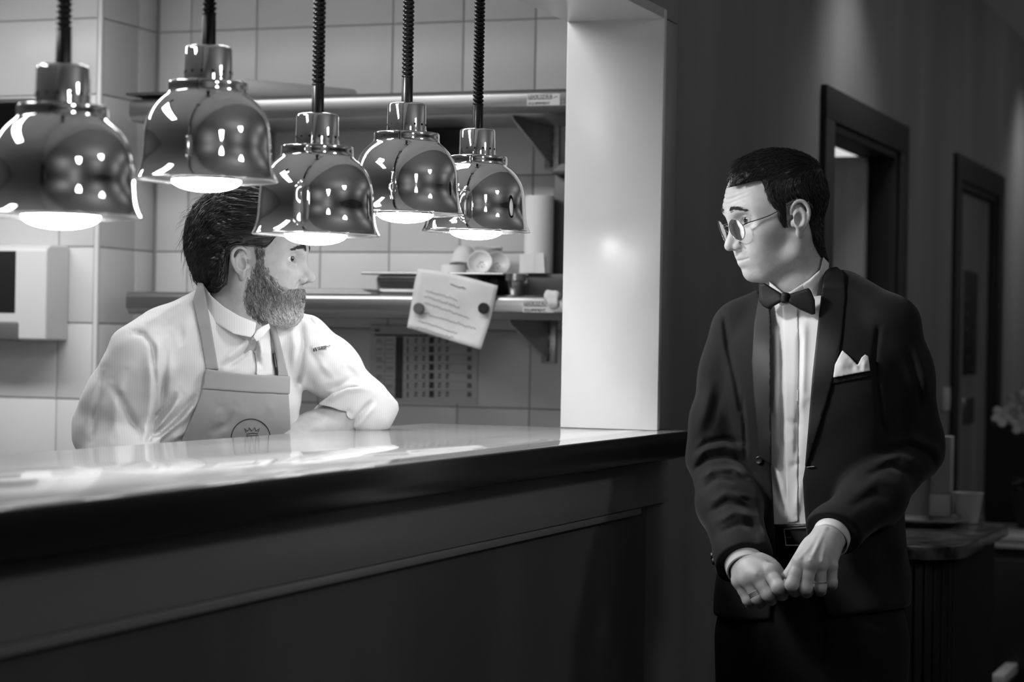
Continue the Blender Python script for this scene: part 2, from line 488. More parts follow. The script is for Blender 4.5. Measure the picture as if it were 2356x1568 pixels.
def s_loft(st, n=2.3, cap=0.03):
    """local frame: z along the axis. st rows: z, cx, cy, ax, ay(front +y), by(back)"""
    st = np.array(st, dtype=np.float64)
    zz = np.linspace(st[0, 0], st[-1, 0], 160); dz = zz[1] - zz[0]
    kw = np.exp(-(np.arange(-24, 25) * dz / .028) ** 2); kw /= kw.sum()
    tb = [zz]
    for j in range(1, 6):
        v = np.interp(zz, st[:, 0], st[:, j]); v = np.pad(v, 24, mode='reflect', reflect_type='odd')
        tb.append(np.convolve(v, kw, mode='valid'))
    st = np.stack(tb, 1)
    def f(p):
        z = p[:, 2]
        I = [np.interp(z, st[:, 0], st[:, j]).astype(f32) for j in range(1, 6)]
        x = np.abs(p[:, 0] - I[0]) / I[2]
        y = p[:, 1] - I[1]
        y = np.abs(y) / np.where(y > 0, I[3], I[4])
        k = (x ** n + y ** n) ** f32(1 / n)
        # distance scale along the ray
        l = np.sqrt((p[:, 0] - I[0]) ** 2 + (p[:, 1] - I[1]) ** 2) + 1e-6
        d = l * (1 - 1 / np.maximum(k, 1e-3))
        d = np.where(k < 0.25, -np.minimum(I[2], I[3]) * 0.6, d)
        e = np.maximum(z - f32(st[-1, 0]), f32(st[0, 0]) - z)
        return smax(d, e, cap)
    return f
def seg_dist2d(x, y, poly):
    best = None; arc = None; acc = 0.0
    for (x0, y0), (x1, y1) in zip(poly, poly[1:]):
        dx, dy = x1 - x0, y1 - y0; L = dx * dx + dy * dy + 1e-9
        t = np.clip(((x - x0) * dx + (y - y0) * dy) / L, 0, 1)
        d = (x - x0 - t * dx) ** 2 + (y - y0 - t * dy) ** 2
        best = d if best is None else np.minimum(best, d)
    return np.sqrt(best)
def poly_sd(x, y, poly):
    """signed distance to closed polygon, negative inside"""
    poly = list(poly)
    d = seg_dist2d(x, y, poly + poly[:1])
    ins = np.zeros(x.shape, bool)
    n = len(poly)
    for i in range(n):
        x0, y0 = poly[i]; x1, y1 = poly[(i + 1) % n]
        c = ((y0 > y) != (y1 > y)) & (x < (x1 - x0) * (y - y0) / (y1 - y0 + 1e-12) + x0)
        ins ^= c
    return np.where(ins, -d, d)
class Folds:
    """cloth folds: ridges (amp>0) and creases (amp<0) along lines on the side that faces the dining room"""
    def __init__(self): self.b = []
    def add(self, amp, width, *pts): self.b.append((amp, width, pts)); return self
    def __call__(self, p, tmax):
        x, y, t = proj_pts(p)
        out = np.zeros(len(p), dtype=f32)
        w = 1 / (1 + np.exp((t - tmax) / 0.01))
        for amp, wd, pts in self.b:
            xs = [q[0] for q in pts]; ys = [q[1] for q in pts]
            m = (x > min(xs) - 3 * wd) & (x < max(xs) + 3 * wd) & (y > min(ys) - 3 * wd) & (y < max(ys) + 3 * wd)
            if not m.any(): continue
            d = seg_dist2d(x[m], y[m], pts)
            # taper at ends
            e0 = np.hypot(x[m] - xs[0], y[m] - ys[0]); e1 = np.hypot(x[m] - xs[-1], y[m] - ys[-1])
            tp = np.clip(np.minimum(e0, e1) / (3.5 * wd), 0.08, 1)
            out[m] += amp * np.exp(-(d / wd) ** 2) * tp
        return (out * w).astype(f32)
def s_fold(f, folds, tmax): return lambda p: f(p) - folds(p, tmax)
def s_noise(f, amp, freq, seed=0, vec=(1, 1, 1)):
    rs = np.random.RandomState(seed)
    ks = rs.normal(size=(6, 3)) * freq * np.array(vec); ph = rs.uniform(0, 6.28, 6)
    def g(p):
        n = 0
        for k, a in zip(ks, ph): n = n + np.sin(p @ _p(k) + f32(a))
        return f(p) - f32(amp / 2.4) * n
    return g
def px_poly(poly, scale_t):
    """prism along the lines of sight through a traced outline; distance in metres at depth scale_t"""
    s = scale_t / F_PX
    def f(p):
        x, y, t = proj_pts(p)
        return (poly_sd(x, y, poly) * s).astype(f32)
    return f
def px_line(pts, w, scale_t):
    s = scale_t / F_PX
    def f(p):
        x, y, t = proj_pts(p)
        return ((seg_dist2d(x, y, pts) - w) * s).astype(f32)
    return f
def s_nearer(tfun):
    """keeps what is nearer than depth tfun"""
    return lambda p: ((np.asarray(p, dtype=np.float64) - CAMP) @ FWD - tfun).astype(f32)
def s_layer(base, off, th): return lambda p: np.abs(base(p) - f32(off)) - f32(th / 2)

def mesh_sdf(f, lo, hi, h, slack=1.4):
    lo = np.asarray(lo, dtype=np.float64); hi = np.asarray(hi, dtype=np.float64)
    B = 8
    nb = np.ceil((hi - lo) / (h * B)).astype(int) + 1
    ii = np.stack(np.meshgrid(*[np.arange(k) for k in nb], indexing='ij'), -1).reshape(-1, 3)
    cen = lo + (ii * B + (B - 1) / 2) * h
    dc = np.concatenate([f(c.astype(f32)) for c in np.array_split(cen, max(1, len(cen) // 400000 + 1))])
    act = np.abs(dc) < B * h * 0.87 * slack + h
    V = np.where(dc < 0, f32(-1), f32(1)).reshape(nb)
    V = np.repeat(np.repeat(np.repeat(V, B, 0), B, 1), B, 2)
    loc = np.stack(np.meshgrid(*[np.arange(B)] * 3, indexing='ij'), -1).reshape(-1, 3)
    ai = ii[act]
    for ch in np.array_split(ai, max(1, len(ai) // 1500 + 1)):
        if not len(ch): continue
        g = (ch[:, None, :] * B + loc[None]).reshape(-1, 3)
        v = f((lo + g * h).astype(f32))
        V[g[:, 0], g[:, 1], g[:, 2]] = v
    I = V < 0
    c8 = [(i, j, k) for i in (0, 1) for j in (0, 1) for k in (0, 1)]
    nx, ny, nz = V.shape
    S = np.zeros((nx - 1, ny - 1, nz - 1), np.uint8)
    for i, j, k in c8: S += I[i:nx - 1 + i, j:ny - 1 + j, k:nz - 1 + k]
    cells = np.argwhere((S > 0) & (S < 8))
    if not len(cells): return np.zeros((0, 3)), np.zeros((0, 4), int)
    idx = -np.ones(S.shape, np.int32); idx[cells[:, 0], cells[:, 1], cells[:, 2]] = np.arange(len(cells))
    val = {c: V[cells[:, 0] + c[0], cells[:, 1] + c[1], cells[:, 2] + c[2]] for c in c8}
    acc = np.zeros((len(cells), 3)); cnt = np.zeros(len(cells))
    for a in c8:
        for ax in range(3):
            if a[ax]: continue
            b = list(a); b[ax] = 1; b = tuple(b)
            va, vb = val[a], val[b]
            m = (va < 0) != (vb < 0)
            t = np.where(m, va / np.where(m, va - vb, 1), 0)
            q = np.array(a, float)[None].repeat(len(cells), 0); q[:, ax] += t
            acc[m] += q[m]; cnt[m] += 1
    vert = lo + (cells + acc / cnt[:, None]) * h
    faces = []
    for ax in range(3):
        o = [slice(None)] * 3; o2 = [slice(None)] * 3
        o[ax] = slice(0, -1); o2[ax] = slice(1, None)
        A, Bq = I[tuple(o)], I[tuple(o2)]
        e = np.argwhere(A != Bq)
        u, w = [(1, 2), (2, 0), (0, 1)][ax]
        ok = (e[:, u] > 0) & (e[:, w] > 0) & (e[:, u] < V.shape[u] - 1) & (e[:, w] < V.shape[w] - 1)
        e = e[ok]
        fl = A[e[:, 0], e[:, 1], e[:, 2]]
        def cell(du, dw):
            c = e.copy(); c[:, u] -= du; c[:, w] -= dw
            return idx[c[:, 0], c[:, 1], c[:, 2]]
        q = np.stack([cell(1, 1), cell(0, 1), cell(0, 0), cell(1, 0)], 1)
        q[~fl] = q[~fl][:, ::-1]
        faces.append(q)
    return vert, np.concatenate(faces)
def sdf_obj(name, f, lo, hi, h, m, parent=None):
    v, q = mesh_sdf(f, lo, hi, h)
    return from_np(name, v, q, m, parent)
def bounds(pts, pad):
    pts = np.array(pts); return pts.min(0) - pad, pts.max(0) + pad
def frame_from(o, fx, fz):
    """4x4 local->world, x = fx, z ~ fz"""
    x = np.array(fx, float); x /= np.linalg.norm(x)
    z = np.array(fz, float); z -= x * (z @ x); z /= np.linalg.norm(z)
    y = np.cross(z, x)
    M = np.eye(4); M[:3, 0] = x; M[:3, 1] = y; M[:3, 2] = z; M[:3, 3] = o
    return M
def loc2w(M, p): return (np.asarray(p, float) @ M[:3, :3].T) + M[:3, 3]
# ================================================================== heads
def s_local(f, c, r):
    """field only worked out inside a ball"""
    c = _p(c)
    def g(p):
        d = np.full(len(p), 0.5, dtype=f32)
        m = ((p - c) ** 2).sum(1) < r * r
        if m.any(): d[m] = f(p[m])
        return d
    return g
def spline(pts, n=24):
    pts = np.array(pts, float); k = len(pts)
    ext = np.vstack([2 * pts[0] - pts[1], pts, 2 * pts[-1] - pts[-2]])
    out = []
    for u in np.linspace(0, k - 1 - 1e-6, n):
        i = int(u); t = u - i
        a, b, c, d = ext[i:i + 4]
        out.append(0.5 * (2 * b + (c - a) * t + (2 * a - 5 * b + 4 * c - d) * t * t + (3 * b - a - 3 * c + d) * t ** 3))
    return np.array(out)
def s_spline(pts, rad, k=0.004, n=20):
    q = spline(np.column_stack([np.array(pts, float), rad]), n)
    return s_chain(q[:, :3], q[:, 3], k)
def ear_sdf(s, sc=0.9, dx=0.009):
    e = _ear_sdf(s)
    o = _p((0, s * 0.073, 0)); sh = _p((dx, 0, 0))
    g = lambda p: e((p - sh - o) / f32(sc) + o) * f32(sc)
    return s_local(g, (dx - .013, s * .08, 0), 0.055)
def _ear_sdf(s):
    """ear on side s (+1 left): local head frame, ear canal near (0, s*.072, 0)"""
    y = s * 0.074
    def q(x, yy, z): return (x, s * yy, z)
    plate = s_ell((-0.014, s * 0.0795, 0.006), (0.0165, 0.0085, 0.030), rot_z(s * 0.42) @ rot_y(-0.22))
    rim = s_spline([q(0.003, .079, .014), q(0.001, .083, .026), q(-.008, .087, .0355), q(-.0200, .0905, .0350), q(-.0280, .0925, .024), q(-.0285, .0915, .008), q(-.0225, .0875, -.008), q(-.0140, .084, -.019)],
                  [.0026, .0030, .0034, .0035, .0036, .0034, .0032, .003], 0.002)
    lobe = s_ell((-.0075, s * .0800, -.024), (.0085, .0048, .0100), rot_z(s * 0.3))
    anti = s_spline([q(-.016, .0865, .022), q(-.0200, .0885, .010), q(-.0165, .0865, -.006), q(-.0085, .083, -.014)], [.0028, .0034, .0034, .003], 0.002, 12)
    conch = s_ell((-.0070, s * .0880, .0015), (.0085, .0085, .0125), rot_y(-0.15))
    scaph = s_spline([q(-.012, .0925, .0285), q(-.0245, .0965, .0160), q(-.0230, .095, .0)], [.0035, .0036, .003], 0.002, 10)
    trag = s_ell((0.0020, s * .0775, -.004), (.0048, .0045, .0075))
    b = s_sub(0.003, plate, scaph)
    b = s_union(0.004, b, rim, lobe, anti)
    b = s_sub(0.003, b, conch)
    return s_union(0.004, b, trag)
def rot_x(a): c, s = math.cos(a), math.sin(a); return np.array([[1, 0, 0], [0, c, -s], [0, s, c]], dtype=f32)
def rot_y(a): c, s = math.cos(a), math.sin(a); return np.array([[c, 0, s], [0, 1, 0], [-s, 0, c]], dtype=f32)
def rot_z(a): c, s = math.cos(a), math.sin(a); return np.array([[c, -s, 0], [s, c, 0], [0, 0, 1]], dtype=f32)

def head_sdf(nose=1.0, chin=1.0, brow=1.0, lid=0.0, furrow=0.0, jaww=1.0, gaze=(1, 0, 0), cheek=1.0, ear=0.9, noselen=0.0, eyebag=0.0, skull=(-.012, .096, .084)):
    skull = s_ell((skull[0], 0, 0.045), (skull[1], 0.0755, skull[2]))
    fore = s_ell((0.030, 0, 0.052), (0.062, 0.062, 0.056))
    face = s_ell((0.032, 0, -0.030), (0.056, 0.054, 0.072))
    base = s_union(0.05, skull, fore, face)
    bits = []
    for s in (1, -1):
        bits.append(s_chain([(-0.004, s * .058 * jaww, -.030), (0.006, s * .054 * jaww, -.058), (0.062, s * .019, -.087)], [.015, .016, .013], 0.015))
        bits.append(s_ell((0.055, s * .043, -.008), (.027, .019 * cheek, .019)))
        bits.append(s_chain([(0.083, s * .008, .028), (0.083, s * .024, .034), (0.068, s * .045, .031)], [.0115 * brow, .0105 * brow, .010], 0.01))
        bits.append(s_ell((.062, s * .030, -.045), (.024, .018, .026)))
    base = s_union(0.028, base, *bits)
    chn = s_ell((0.076, 0, -0.083), (0.0150, 0.018 * chin, 0.0155))
    muz = s_ell((0.072, 0, -0.049), (0.0225, 0.027, 0.025))
    base = s_union(0.018, base, chn, muz)
    socks = [s_ell((0.0965, s * .0365, .0165), (.0215, .0215, .0112)) for s in (1, -1)]
    base = s_sub(0.016, base, *socks)
    nl = noselen
    nb = s_spline([(0.0850, 0, .026), (0.0905, 0, .012), (0.1015 + .003 * (nose - 1), 0, -.006 - nl * .5), (0.1085 + .006 * (nose - 1), 0, -.0185 - nl)], [.0075, .0070, .0080, .0098], 0.003, 10)
    al = [s_ell((0.0975 + .003 * (nose - 1), s * .0118, -.0235 - nl * .8), (.0098, .0068, .0072)) for s in (1, -1)]
    nsd = [s_chain([(0.084, s * .010, .010), (0.088, s * .014, -.018)], [.008, .010], .01) for s in (1, -1)]
    base = s_union(0.014, base, nb, *nsd)
    base = s_union(0.006, base, *al)
    nost = [s_ell((0.1000 + .003 * (nose - 1), s * .0074, -.0300 - nl), (.0075, .0042, .0052)) for s in (1, -1)]
    base = s_sub(0.003, base, *nost)
    # lips
    up = s_spline([(0.0745, .0265, -.0550), (0.0880, .014, -.0520), (0.0945, .005, -.0502), (0.0940, 0, -.0508), (0.0945, -.005, -.0502), (0.0880, -.014, -.0520), (0.0745, -.0265, -.0550)], [.0030, .0046, .0050, .0048, .0050, .0046, .0030], 0.002, 22)
    dn = s_spline([(0.0745, .0255, -.0575), (0.0875, .012, -.0610), (0.0922, 0, -.0620), (0.0875, -.012, -.0610), (0.0745, -.0255, -.0575)], [.0032, .0054, .0060, .0054, .0032], 0.002, 18)
    base = s_union(0.007, base, s_local(up, (.09, 0, -.055), .06), s_local(dn, (.09, 0, -.055), .06))
    ys = np.array([.0300, .0250, .0190, .0125, .0060, 0, -.0060, -.0125, -.0190, -.0250, -.0300])
    zs = -.0562 + .0022 * np.clip((np.abs(ys) - .012) / .018, 0, 1) + .0008 * np.exp(-(ys / .004) ** 2) * -1
    xs = np.full(len(ys), .118)
    for _ in range(80):
        v = base(np.stack([xs, ys, zs], 1).astype(f32)); xs = xs - np.clip(v * .7, -.002, .004)
    slit = s_spline(np.stack([xs - .0005, ys, zs], 1), [.0009, .0012, .0014, .0015, .0015, .0015, .0015, .0015, .0014, .0012, .0009], 0, 24)
    base = s_sub(0.0022, base, s_local(slit, (.09, 0, -.055), .05))
    nlf = s_union(0, *[s_spline([(0.0960, s * .0185, -.0230), (0.0875, s * .0265, -.0380), (0.0790, s * .0325, -.0540)], [.0008, .0013, .0006], 0, 10) for s in (1, -1)])
    base = s_sub(0.006, base, s_local(nlf, (.085, 0, -.04), .06))
    # lids around the eyeballs
    lids = []
    ga = np.array(gaze, float); ga /= np.linalg.norm(ga)
    for s in (1, -1):
        c = np.array([0.0758, s * .0312, .0165])
        lids.append(s_local(s_sph(c, .0142), c, .05))
    base = s_union(0.006, base, *lids)
    for s in (1, -1):
        c = np.array([0.0758, s * .0312, .0165])
        if eyebag:
            bg = s_spline([c + (.0095, -s * .009, -.0088), c + (.0115, 0, -.0105), c + (.0070, s * .010, -.0090)], [.0028, .0036, .0026], .001, 8)
            base = s_union(0.005, base, s_local(bg, c, .04))
        op = s_ell(c + np.array([.0120, s * .0022, -0.0006 + lid]), (.0165, .0140, .0060 + abs(lid)), rot_x(0))
        base = s_sub(0.0012, base, s_local(op, c, .05))
    if furrow:
        g = base
        def base(p, g=g):
            z = p[:, 2] - 0.35 * np.abs(p[:, 1]) ** 1.5 * 2
            w = np.exp(-((z - .062) / .014) ** 2) * np.exp(-(p[:, 1] / .045) ** 4) * (p[:, 0] > 0.03)
            return g(p) + f32(furrow) * (np.sin(z * 6.283 / .0085 + np.sin(p[:, 1] * 60) * .5) * w).astype(f32)
    ears = [ear_sdf(s, ear) for s in (1, -1)]
    fin = s_union(0.004, base, *ears)
    return fin
def eyeballs(M, parent, gaze, mname):
    """eyeballs with iris set towards gaze (local head frame)"""
    m = MATS.get(mname)
    for s in (1, -1):
        c = loc2w(M, (0.0758, s * .0312, .0165))
        g = M[:3, :3] @ (np.array(gaze, float) / np.linalg.norm(gaze))
        bm = bmesh.new()
        bmesh.ops.create_uvsphere(bm, u_segments=28, v_segments=20, radius=.0124)
        q = Vector((0, 0, 1)).rotation_difference(Vector(g)).to_matrix().to_4x4()
        o = from_bm('eyeball', bm, m, None, smooth=True)
        o.matrix_world = Matrix.Translation(Vector(c)) @ q
        o.parent = parent; o.matrix_parent_inverse = wm(parent).inverted()
def eye_mat():
    m = bpy.data.materials.new('eye'); m.use_nodes = True; nt = m.node_tree; b = nt.nodes['Principled BSDF']
    tc = nt.nodes.new('ShaderNodeTexCoord'); sp = nt.nodes.new('ShaderNodeSeparateXYZ')
    nt.links.new(tc.outputs['Object'], sp.inputs[0])
    r = nt.nodes.new('ShaderNodeValToRGB'); mr = nt.nodes.new('ShaderNodeMapRange')
    mr.inputs['From Min'].default_value = 0.0085; mr.inputs['From Max'].default_value = 0.0124
    nt.links.new(sp.outputs['Z'], mr.inputs['Value']); nt.links.new(mr.outputs['Result'], r.inputs['Fac'])
    e = r.color_ramp.elements
    e[0].position = 0.0; e[0].color = (.55, .55, .55, 1)
    e[1].position = 1.0; e[1].color = (.003, .003, .003, 1)
    for pos, c in ((.58, .55), (.64, .035), (.86, .07), (.89, .003)):
        n = e.new(pos); n.color = (c, c, c, 1)
    nt.links.new(r.outputs['Color'], b.inputs['Base Color'])
    b.inputs['Roughness'].default_value = 0.08
    MATS['eye'] = m
eye_mat()
M_skin = mat('skin', 0.48, 0.48, spec=0.35, sss=0.2, noise=(60, 4, 0.44, 0.52, (1, 1, 1)), bump=(450, 0.12, 0.001, (1, 1, 1)))

def head_frame(px, py, t, side, yaw, pitch, rollh=0.0):
    """ear-level head centre seen at pixel; side=+1 faces image right, -1 image left; yaw turns towards the camera"""
    o = P(px, py, t)
    fx = RGT * side * math.cos(yaw) - FWD * math.sin(yaw)
    fx = fx * math.cos(pitch) - UPV * math.sin(pitch)
    up = UPV + RGT * rollh
    return frame_from(o, fx, up)

def sdf_grad(f, p, e=0.0008):
    g = np.stack([f(p + _p(d) * f32(e)) - f(p - _p(d) * f32(e)) for d in np.eye(3)], 1)
    return g / (np.linalg.norm(g, axis=1)[:, None] + 1e-9)
def strand_mesh(name, f, roots, dirfun, length, width, heights, m, parent, tint, seg=5, rs=None, wave=0.0):
    """hair strands that lie along the surface of field f; dirfun(p, n) gives the growing direction"""
    rs = rs or np.random.RandomState(1)
    n = len(roots); p = roots.astype(f32)
    L = length * rs.uniform(0.6, 1.15, n); W = width * rs.uniform(0.7, 1.2, n)
    hj = rs.uniform(0.3, 1.3, n)
    path = [p]
    for k in range(seg):
        nr = sdf_grad(f, p)
        d = dirfun(p, nr) + rs.normal(size=(n, 3)) * wave
        d = d - nr * (d * nr).sum(1)[:, None]; d /= np.linalg.norm(d, axis=1)[:, None] + 1e-9
        p = p + (d * (L / seg)[:, None]).astype(f32)
        h = (heights[k] if k < len(heights) else heights[-1]) * hj
        p = (p - nr * (f(p) - h)[:, None]).astype(f32)
        path.append(p)
    path = np.stack(path, 1)                     # n, seg+1, 3
    tan = np.gradient(path, axis=1); tan /= np.linalg.norm(tan, axis=2)[..., None] + 1e-9
    ref = rs.normal(size=(n, 1, 3)); u = np.cross(tan, np.broadcast_to(ref, tan.shape)); u /= np.linalg.norm(u, axis=2)[..., None] + 1e-9
    w = np.cross(tan, u)
    tp = np.array([0.7, 1.0, 0.95, 0.8, 0.55, 0.12, 0.1, 0.1])[:seg + 1]; tp[-1] = 0.1
    rad = (W[:, None] * tp[None])[..., None]
    ring = []
    for a in (0, 2.094, 4.189): ring.append(path + rad * (math.cos(a) * u + math.sin(a) * w))
    v = np.stack(ring, 2).reshape(-1, 3)         # n, seg+1, 3 corners
    base = (np.arange(n) * (seg + 1) * 3)[:, None, None]
    kk = (np.arange(seg) * 3)[None, :, None]
    fs = []
    for j in range(3):
        a = base + kk + j; b = base + kk + (j + 1) % 3
        fs.append(np.concatenate([a, b, b + 3, a + 3], 2).reshape(-1, 4))
    o = from_np(name, v, np.concatenate(fs), m, parent)
    t = np.repeat(np.clip(tint(roots, rs), 0, 1), (seg + 1) * 3).astype(f32)
    at = o.data.attributes.new('tint', 'FLOAT', 'POINT'); at.data.foreach_set('value', t)
    return o
def hair_mat(name, dark, light, rough=0.38):
    m = bpy.data.materials.new(name); m.use_nodes = True; nt = m.node_tree; b = nt.nodes['Principled BSDF']
    at = nt.nodes.new('ShaderNodeAttribute'); at.attribute_name = 'tint'
    r = nt.nodes.new('ShaderNodeMapRange'); r.inputs['To Min'].default_value = dark; r.inputs['To Max'].default_value = light
    nt.links.new(at.outputs['Fac'], r.inputs['Value']); nt.links.new(r.outputs['Result'], b.inputs['Base Color'])
    b.inputs['Roughness'].default_value = rough; b.inputs['Specular IOR Level'].default_value = 0.5
    MATS[name] = m
    return m
def pick_roots(o, n, keep, rs):
    """random points near the vertices of mesh object o (world = local coordinates)"""
    co = np.empty(len(o.data.vertices) * 3, dtype=f32); o.data.vertices.foreach_get('co', co); co = co.reshape(-1, 3)
    co = co[keep(co)]
    q = co[rs.randint(0, len(co), n)]
    return q + rs.normal(size=q.shape).astype(f32) * f32(0.0008)
def to_local(M): 
    Ri = _p(np.linalg.inv(M[:3, :3])); o = _p(M[:3, 3])
    return lambda p: (p - o) @ Ri.T
def hit(f, x, y, t0=3.3, t1=5.5):
    """first point of field f on a line of sight"""
    d = ray(x, y); t = t0
    for _ in range(200):
        p = CAMP + d * t
        v = float(f(p[None].astype(f32))[0])
        if v < 0.0003 or t > t1: break
        t += max(v * 0.6, 0.0004)
    return CAMP + d * t, t
# ================================================================== the bearded chef
M_coat = None
def s_panel(base, off, th, deep=.007):
    return lambda p: (lambda d: np.maximum(d - f32(off + th / 2), -(d + f32(deep))))(base(p))
def cloth_mat(name, g, rough=0.85, stripe=None, bump=0.25, sheen=0.15, scale=900):
    m = mat(name, g, rough, spec=0.15, sheen=sheen, bump=(scale, bump, 0.0006, (1, 1, 1)))
    if stripe:
        lo, hi, period, ang = stripe
        nt = m.node_tree; b = nt.nodes['Principled BSDF']
        tc = nt.nodes.new('ShaderNodeTexCoord'); mp = nt.nodes.new('ShaderNodeMapping'); mp.inputs['Rotation'].default_value = ang
        w = nt.nodes.new('ShaderNodeTexWave'); w.inputs['Scale'].default_value = 0.314 / period; w.inputs['Distortion'].default_value = 0.3; w.inputs['Detail'].default_value = 1
        r = nt.nodes.new('ShaderNodeMapRange'); r.inputs['To Min'].default_value = lo; r.inputs['To Max'].default_value = hi
        nt.links.new(tc.outputs['Object'], mp.inputs['Vector']); nt.links.new(mp.outputs['Vector'], w.inputs['Vector'])
        nt.links.new(w.outputs['Fac'], r.inputs['Value']); nt.links.new(r.outputs['Result'], b.inputs['Base Color'])
    return m
M_coat = cloth_mat('chef_coat_cotton', 0.72, 0.85, stripe=(0.54, 0.58, 0.0045, (0, 0, -THETA - 0.25)))
M_apron = cloth_mat('apron_twill', 0.25, 0.9)
M_hair_b = hair_mat('chef_hair', 0.006, 0.16, 0.33)
M_beard = hair_mat('chef_beard', 0.025, 0.75, 0.5)
M_thread = mat('dark_thread', 0.03, 0.8)

chef = empty('person', P(470, 1400, 4.4)); chef.location.z = 0.012
tag(chef, 'bearded man in white chef jacket and grey apron leaning on the pass counter', 'person')
MC = head_frame(581, 612, 4.24, 1, math.radians(8), math.radians(2))
hs_c = s_frame(head_sdf(nose=2.0, noselen=-.002, ear=.88, eyebag=1, chin=1.1), MC)
Rs, Ls = P(330, 828, 4.12), P(690, 800, 4.33)
xt = (Ls - Rs) / np.linalg.norm(Ls - Rs)
frontd = np.array([xt[1], -xt[0], 0.0]); frontd /= np.linalg.norm(frontd)
if frontd @ FWD > 0: frontd = -frontd
lean = 0.52
zt = UPV * math.cos(lean) + frontd * math.sin(lean)
Smid = (Rs + Ls) / 2 - zt * 0.0
MT = np.eye(4); MT[:3, 0] = xt; yt = np.cross(zt, xt); yt /= np.linalg.norm(yt); MT[:3, 1] = yt; MT[:3, 2] = np.cross(xt, yt); MT[:3, 3] = Smid
# (+y of the torso frame points to the back when x is his left; flip so that +y is the front)
if yt @ frontd < 0: MT[:3, 1] = -MT[:3, 1]
TW = lambda x, y, z: loc2w(MT, (x, y, z))
# --- skin: head, neck, arms, hands in one surface
neck = s_cap(loc2w(MC, (-.022, 0, -.030)), P(545, 765, 4.22), .054, .060)
Lelb = P(842, 930, 4.41); Lwr = P(655, 1022, 4.28)
Lhand = [P(612, 1036, 4.25), P(592, 1085, 4.24)]
Relb = P(256, 990, 4.16); Rwr = P(400, 1160, 3.98)
forearm = s_chain([Lelb, P(785, 968, 4.40), P(718, 1000, 4.345), Lwr, Lhand[0]], [.044, .046, .041, .030, .030], .02)
def relaxed_hand(w, d, side, up):
    """simple relaxed hand beyond wrist w, along d, thumb towards side"""
    d = d / np.linalg.norm(d); side = side - d * (side @ d); side /= np.linalg.norm(side); nrm = np.cross(d, side)
    fs = [s_chain([w, w + d * .045, w + d * .085], [.027, .030, .026], .02)]
    for k, (o, l) in enumerate(((.030, .072), (.010, .080), (-.010, .075), (-.029, .058))):
        a = w + d * .088 + side * o
        fs.append(s_chain([w + d * .04 + side * o * .7, a, a + d * l * .5 + nrm * .006, a + d * l * .8 + nrm * .025], [.014, .0105, .0095, .008], .006))
    a = w + d * .03 + side * .03
    fs.append(s_chain([w + d * .01 + side * .012, a, a + d * .035 + side * .018, a + d * .06 + side * .016], [.016, .014, .011, .009], .008))
    return s_union(.008, *fs)
handL = relaxed_hand(Lhand[0], Lhand[1] - Lhand[0], FWD * -1, UPV)
armR = s_chain([Rs, Relb, Rwr], [.04, .036, .030], .02)
handR = relaxed_hand(Rwr, Rwr - Relb + np.array([0, 0, -.05]), RGT, UPV)
body_core = s_frame(s_loft([(-.95, 0, -.02, .10, .08, .08), (-.6, 0, -.02, .16, .10, .10), (-.3, 0, 0, .15, .09, .09), (-.05, 0, 0, .15, .08, .08), (.03, 0, -.01, .08, .06, .06)], 2.2), MT)
skin1 = s_union(.03, hs_c, neck)
lo, hi = bounds([loc2w(MC, q) for q in ((.12, .08, .13), (-.12, -.08, -.1))] + [TW(0, 0, .05)], .06)
vh, qh = mesh_sdf(skin1, lo, hi, .0017)
arm_l = s_union(.012, forearm, handL)
lo, hi = bounds([Lelb, Lwr, Lhand[0], Lhand[1]], .10)
v1, q1 = mesh_sdf(arm_l, lo, hi, .0028)
rest = s_union(.02, body_core, armR, handR, s_chain([Ls, Lelb], [.036, .03]))
lo, hi = bounds([TW(-.25, .15, -.95), TW(.25, -.15, .05), Relb, Rwr, Rwr + np.array([0, 0, -.2]), Lelb], .1)
v2, q2 = mesh_sdf(rest, lo, hi, .009)
M_skin_c = mat('skin_tanned', 0.34, 0.48, spec=0.35, sss=0.2, noise=(60, 4, 0.31, 0.37, (1, 1, 1)), bump=(450, 0.12, 0.001, (1, 1, 1)))
bodyC = from_np('body', np.vstack([vh, v1, v2]), np.vstack([qh, q1 + len(vh), q2 + len(vh) + len(v1)]), M_skin_c, chef)
eyeballs(MC, bodyC, (1.0, -0.45, 0.05), 'eye')
# --- hair
lc = to_local(MC)
HPOLY = [(.088, .094), (.070, .070), (.056, .050), (.043, .034), (.020, .036), (-.006, .042), (-.026, .034), (-.030, .0), (-.030, -.034), (-.052, -.052), (-.09, -.050), (-.17, -.03), (-.16, .17), (.06, .19), (.098, .13)]
def hair_region(poly):
    def f(p):
        q = lc(p)
        return poly_sd(q[:, 0], q[:, 2], poly).astype(f32)
    return f
def hair_cap_c(p):
    q = lc(p)
    x, z = q[:, 0], q[:, 2]
    th = .014 + .010 * np.clip((-x - .0) / .1, 0, 1) + .006 * np.clip((z - .06) / .07, 0, 1) + .010 * np.clip((-z - .0) / .05, 0, 1) * (x < -.03)
    th = th * np.clip((.10 - x) / .05, .25, 1) * np.clip(1 - .75 * np.clip((x + .01) / .03, 0, 1) * np.clip((.062 - z) / .03, 0, 1), .1, 1); th = np.maximum(th, .0032)
    wav = np.sin((z * 1.1 + q[:, 1] * .6 + x * .25) * 330 + 2.2 * np.sin(x * 45 + z * 20)) * .0013 + np.sin((z - q[:, 1]) * 170 + x * 60) * .0015
    return hs_c(p) - th.astype(f32) + (wav * np.clip(th / .015, 0, 1)).astype(f32)
hair_f = s_int(.008, hair_cap_c, hair_region(HPOLY))
def ear_hole(p):
    return np.minimum(s_frame(s_ell((-.006, -.082, .002), (.022, .016, .034)), MC)(p), s_frame(s_ell((-.006, .082, .002), (.022, .016, .034)), MC)(p))
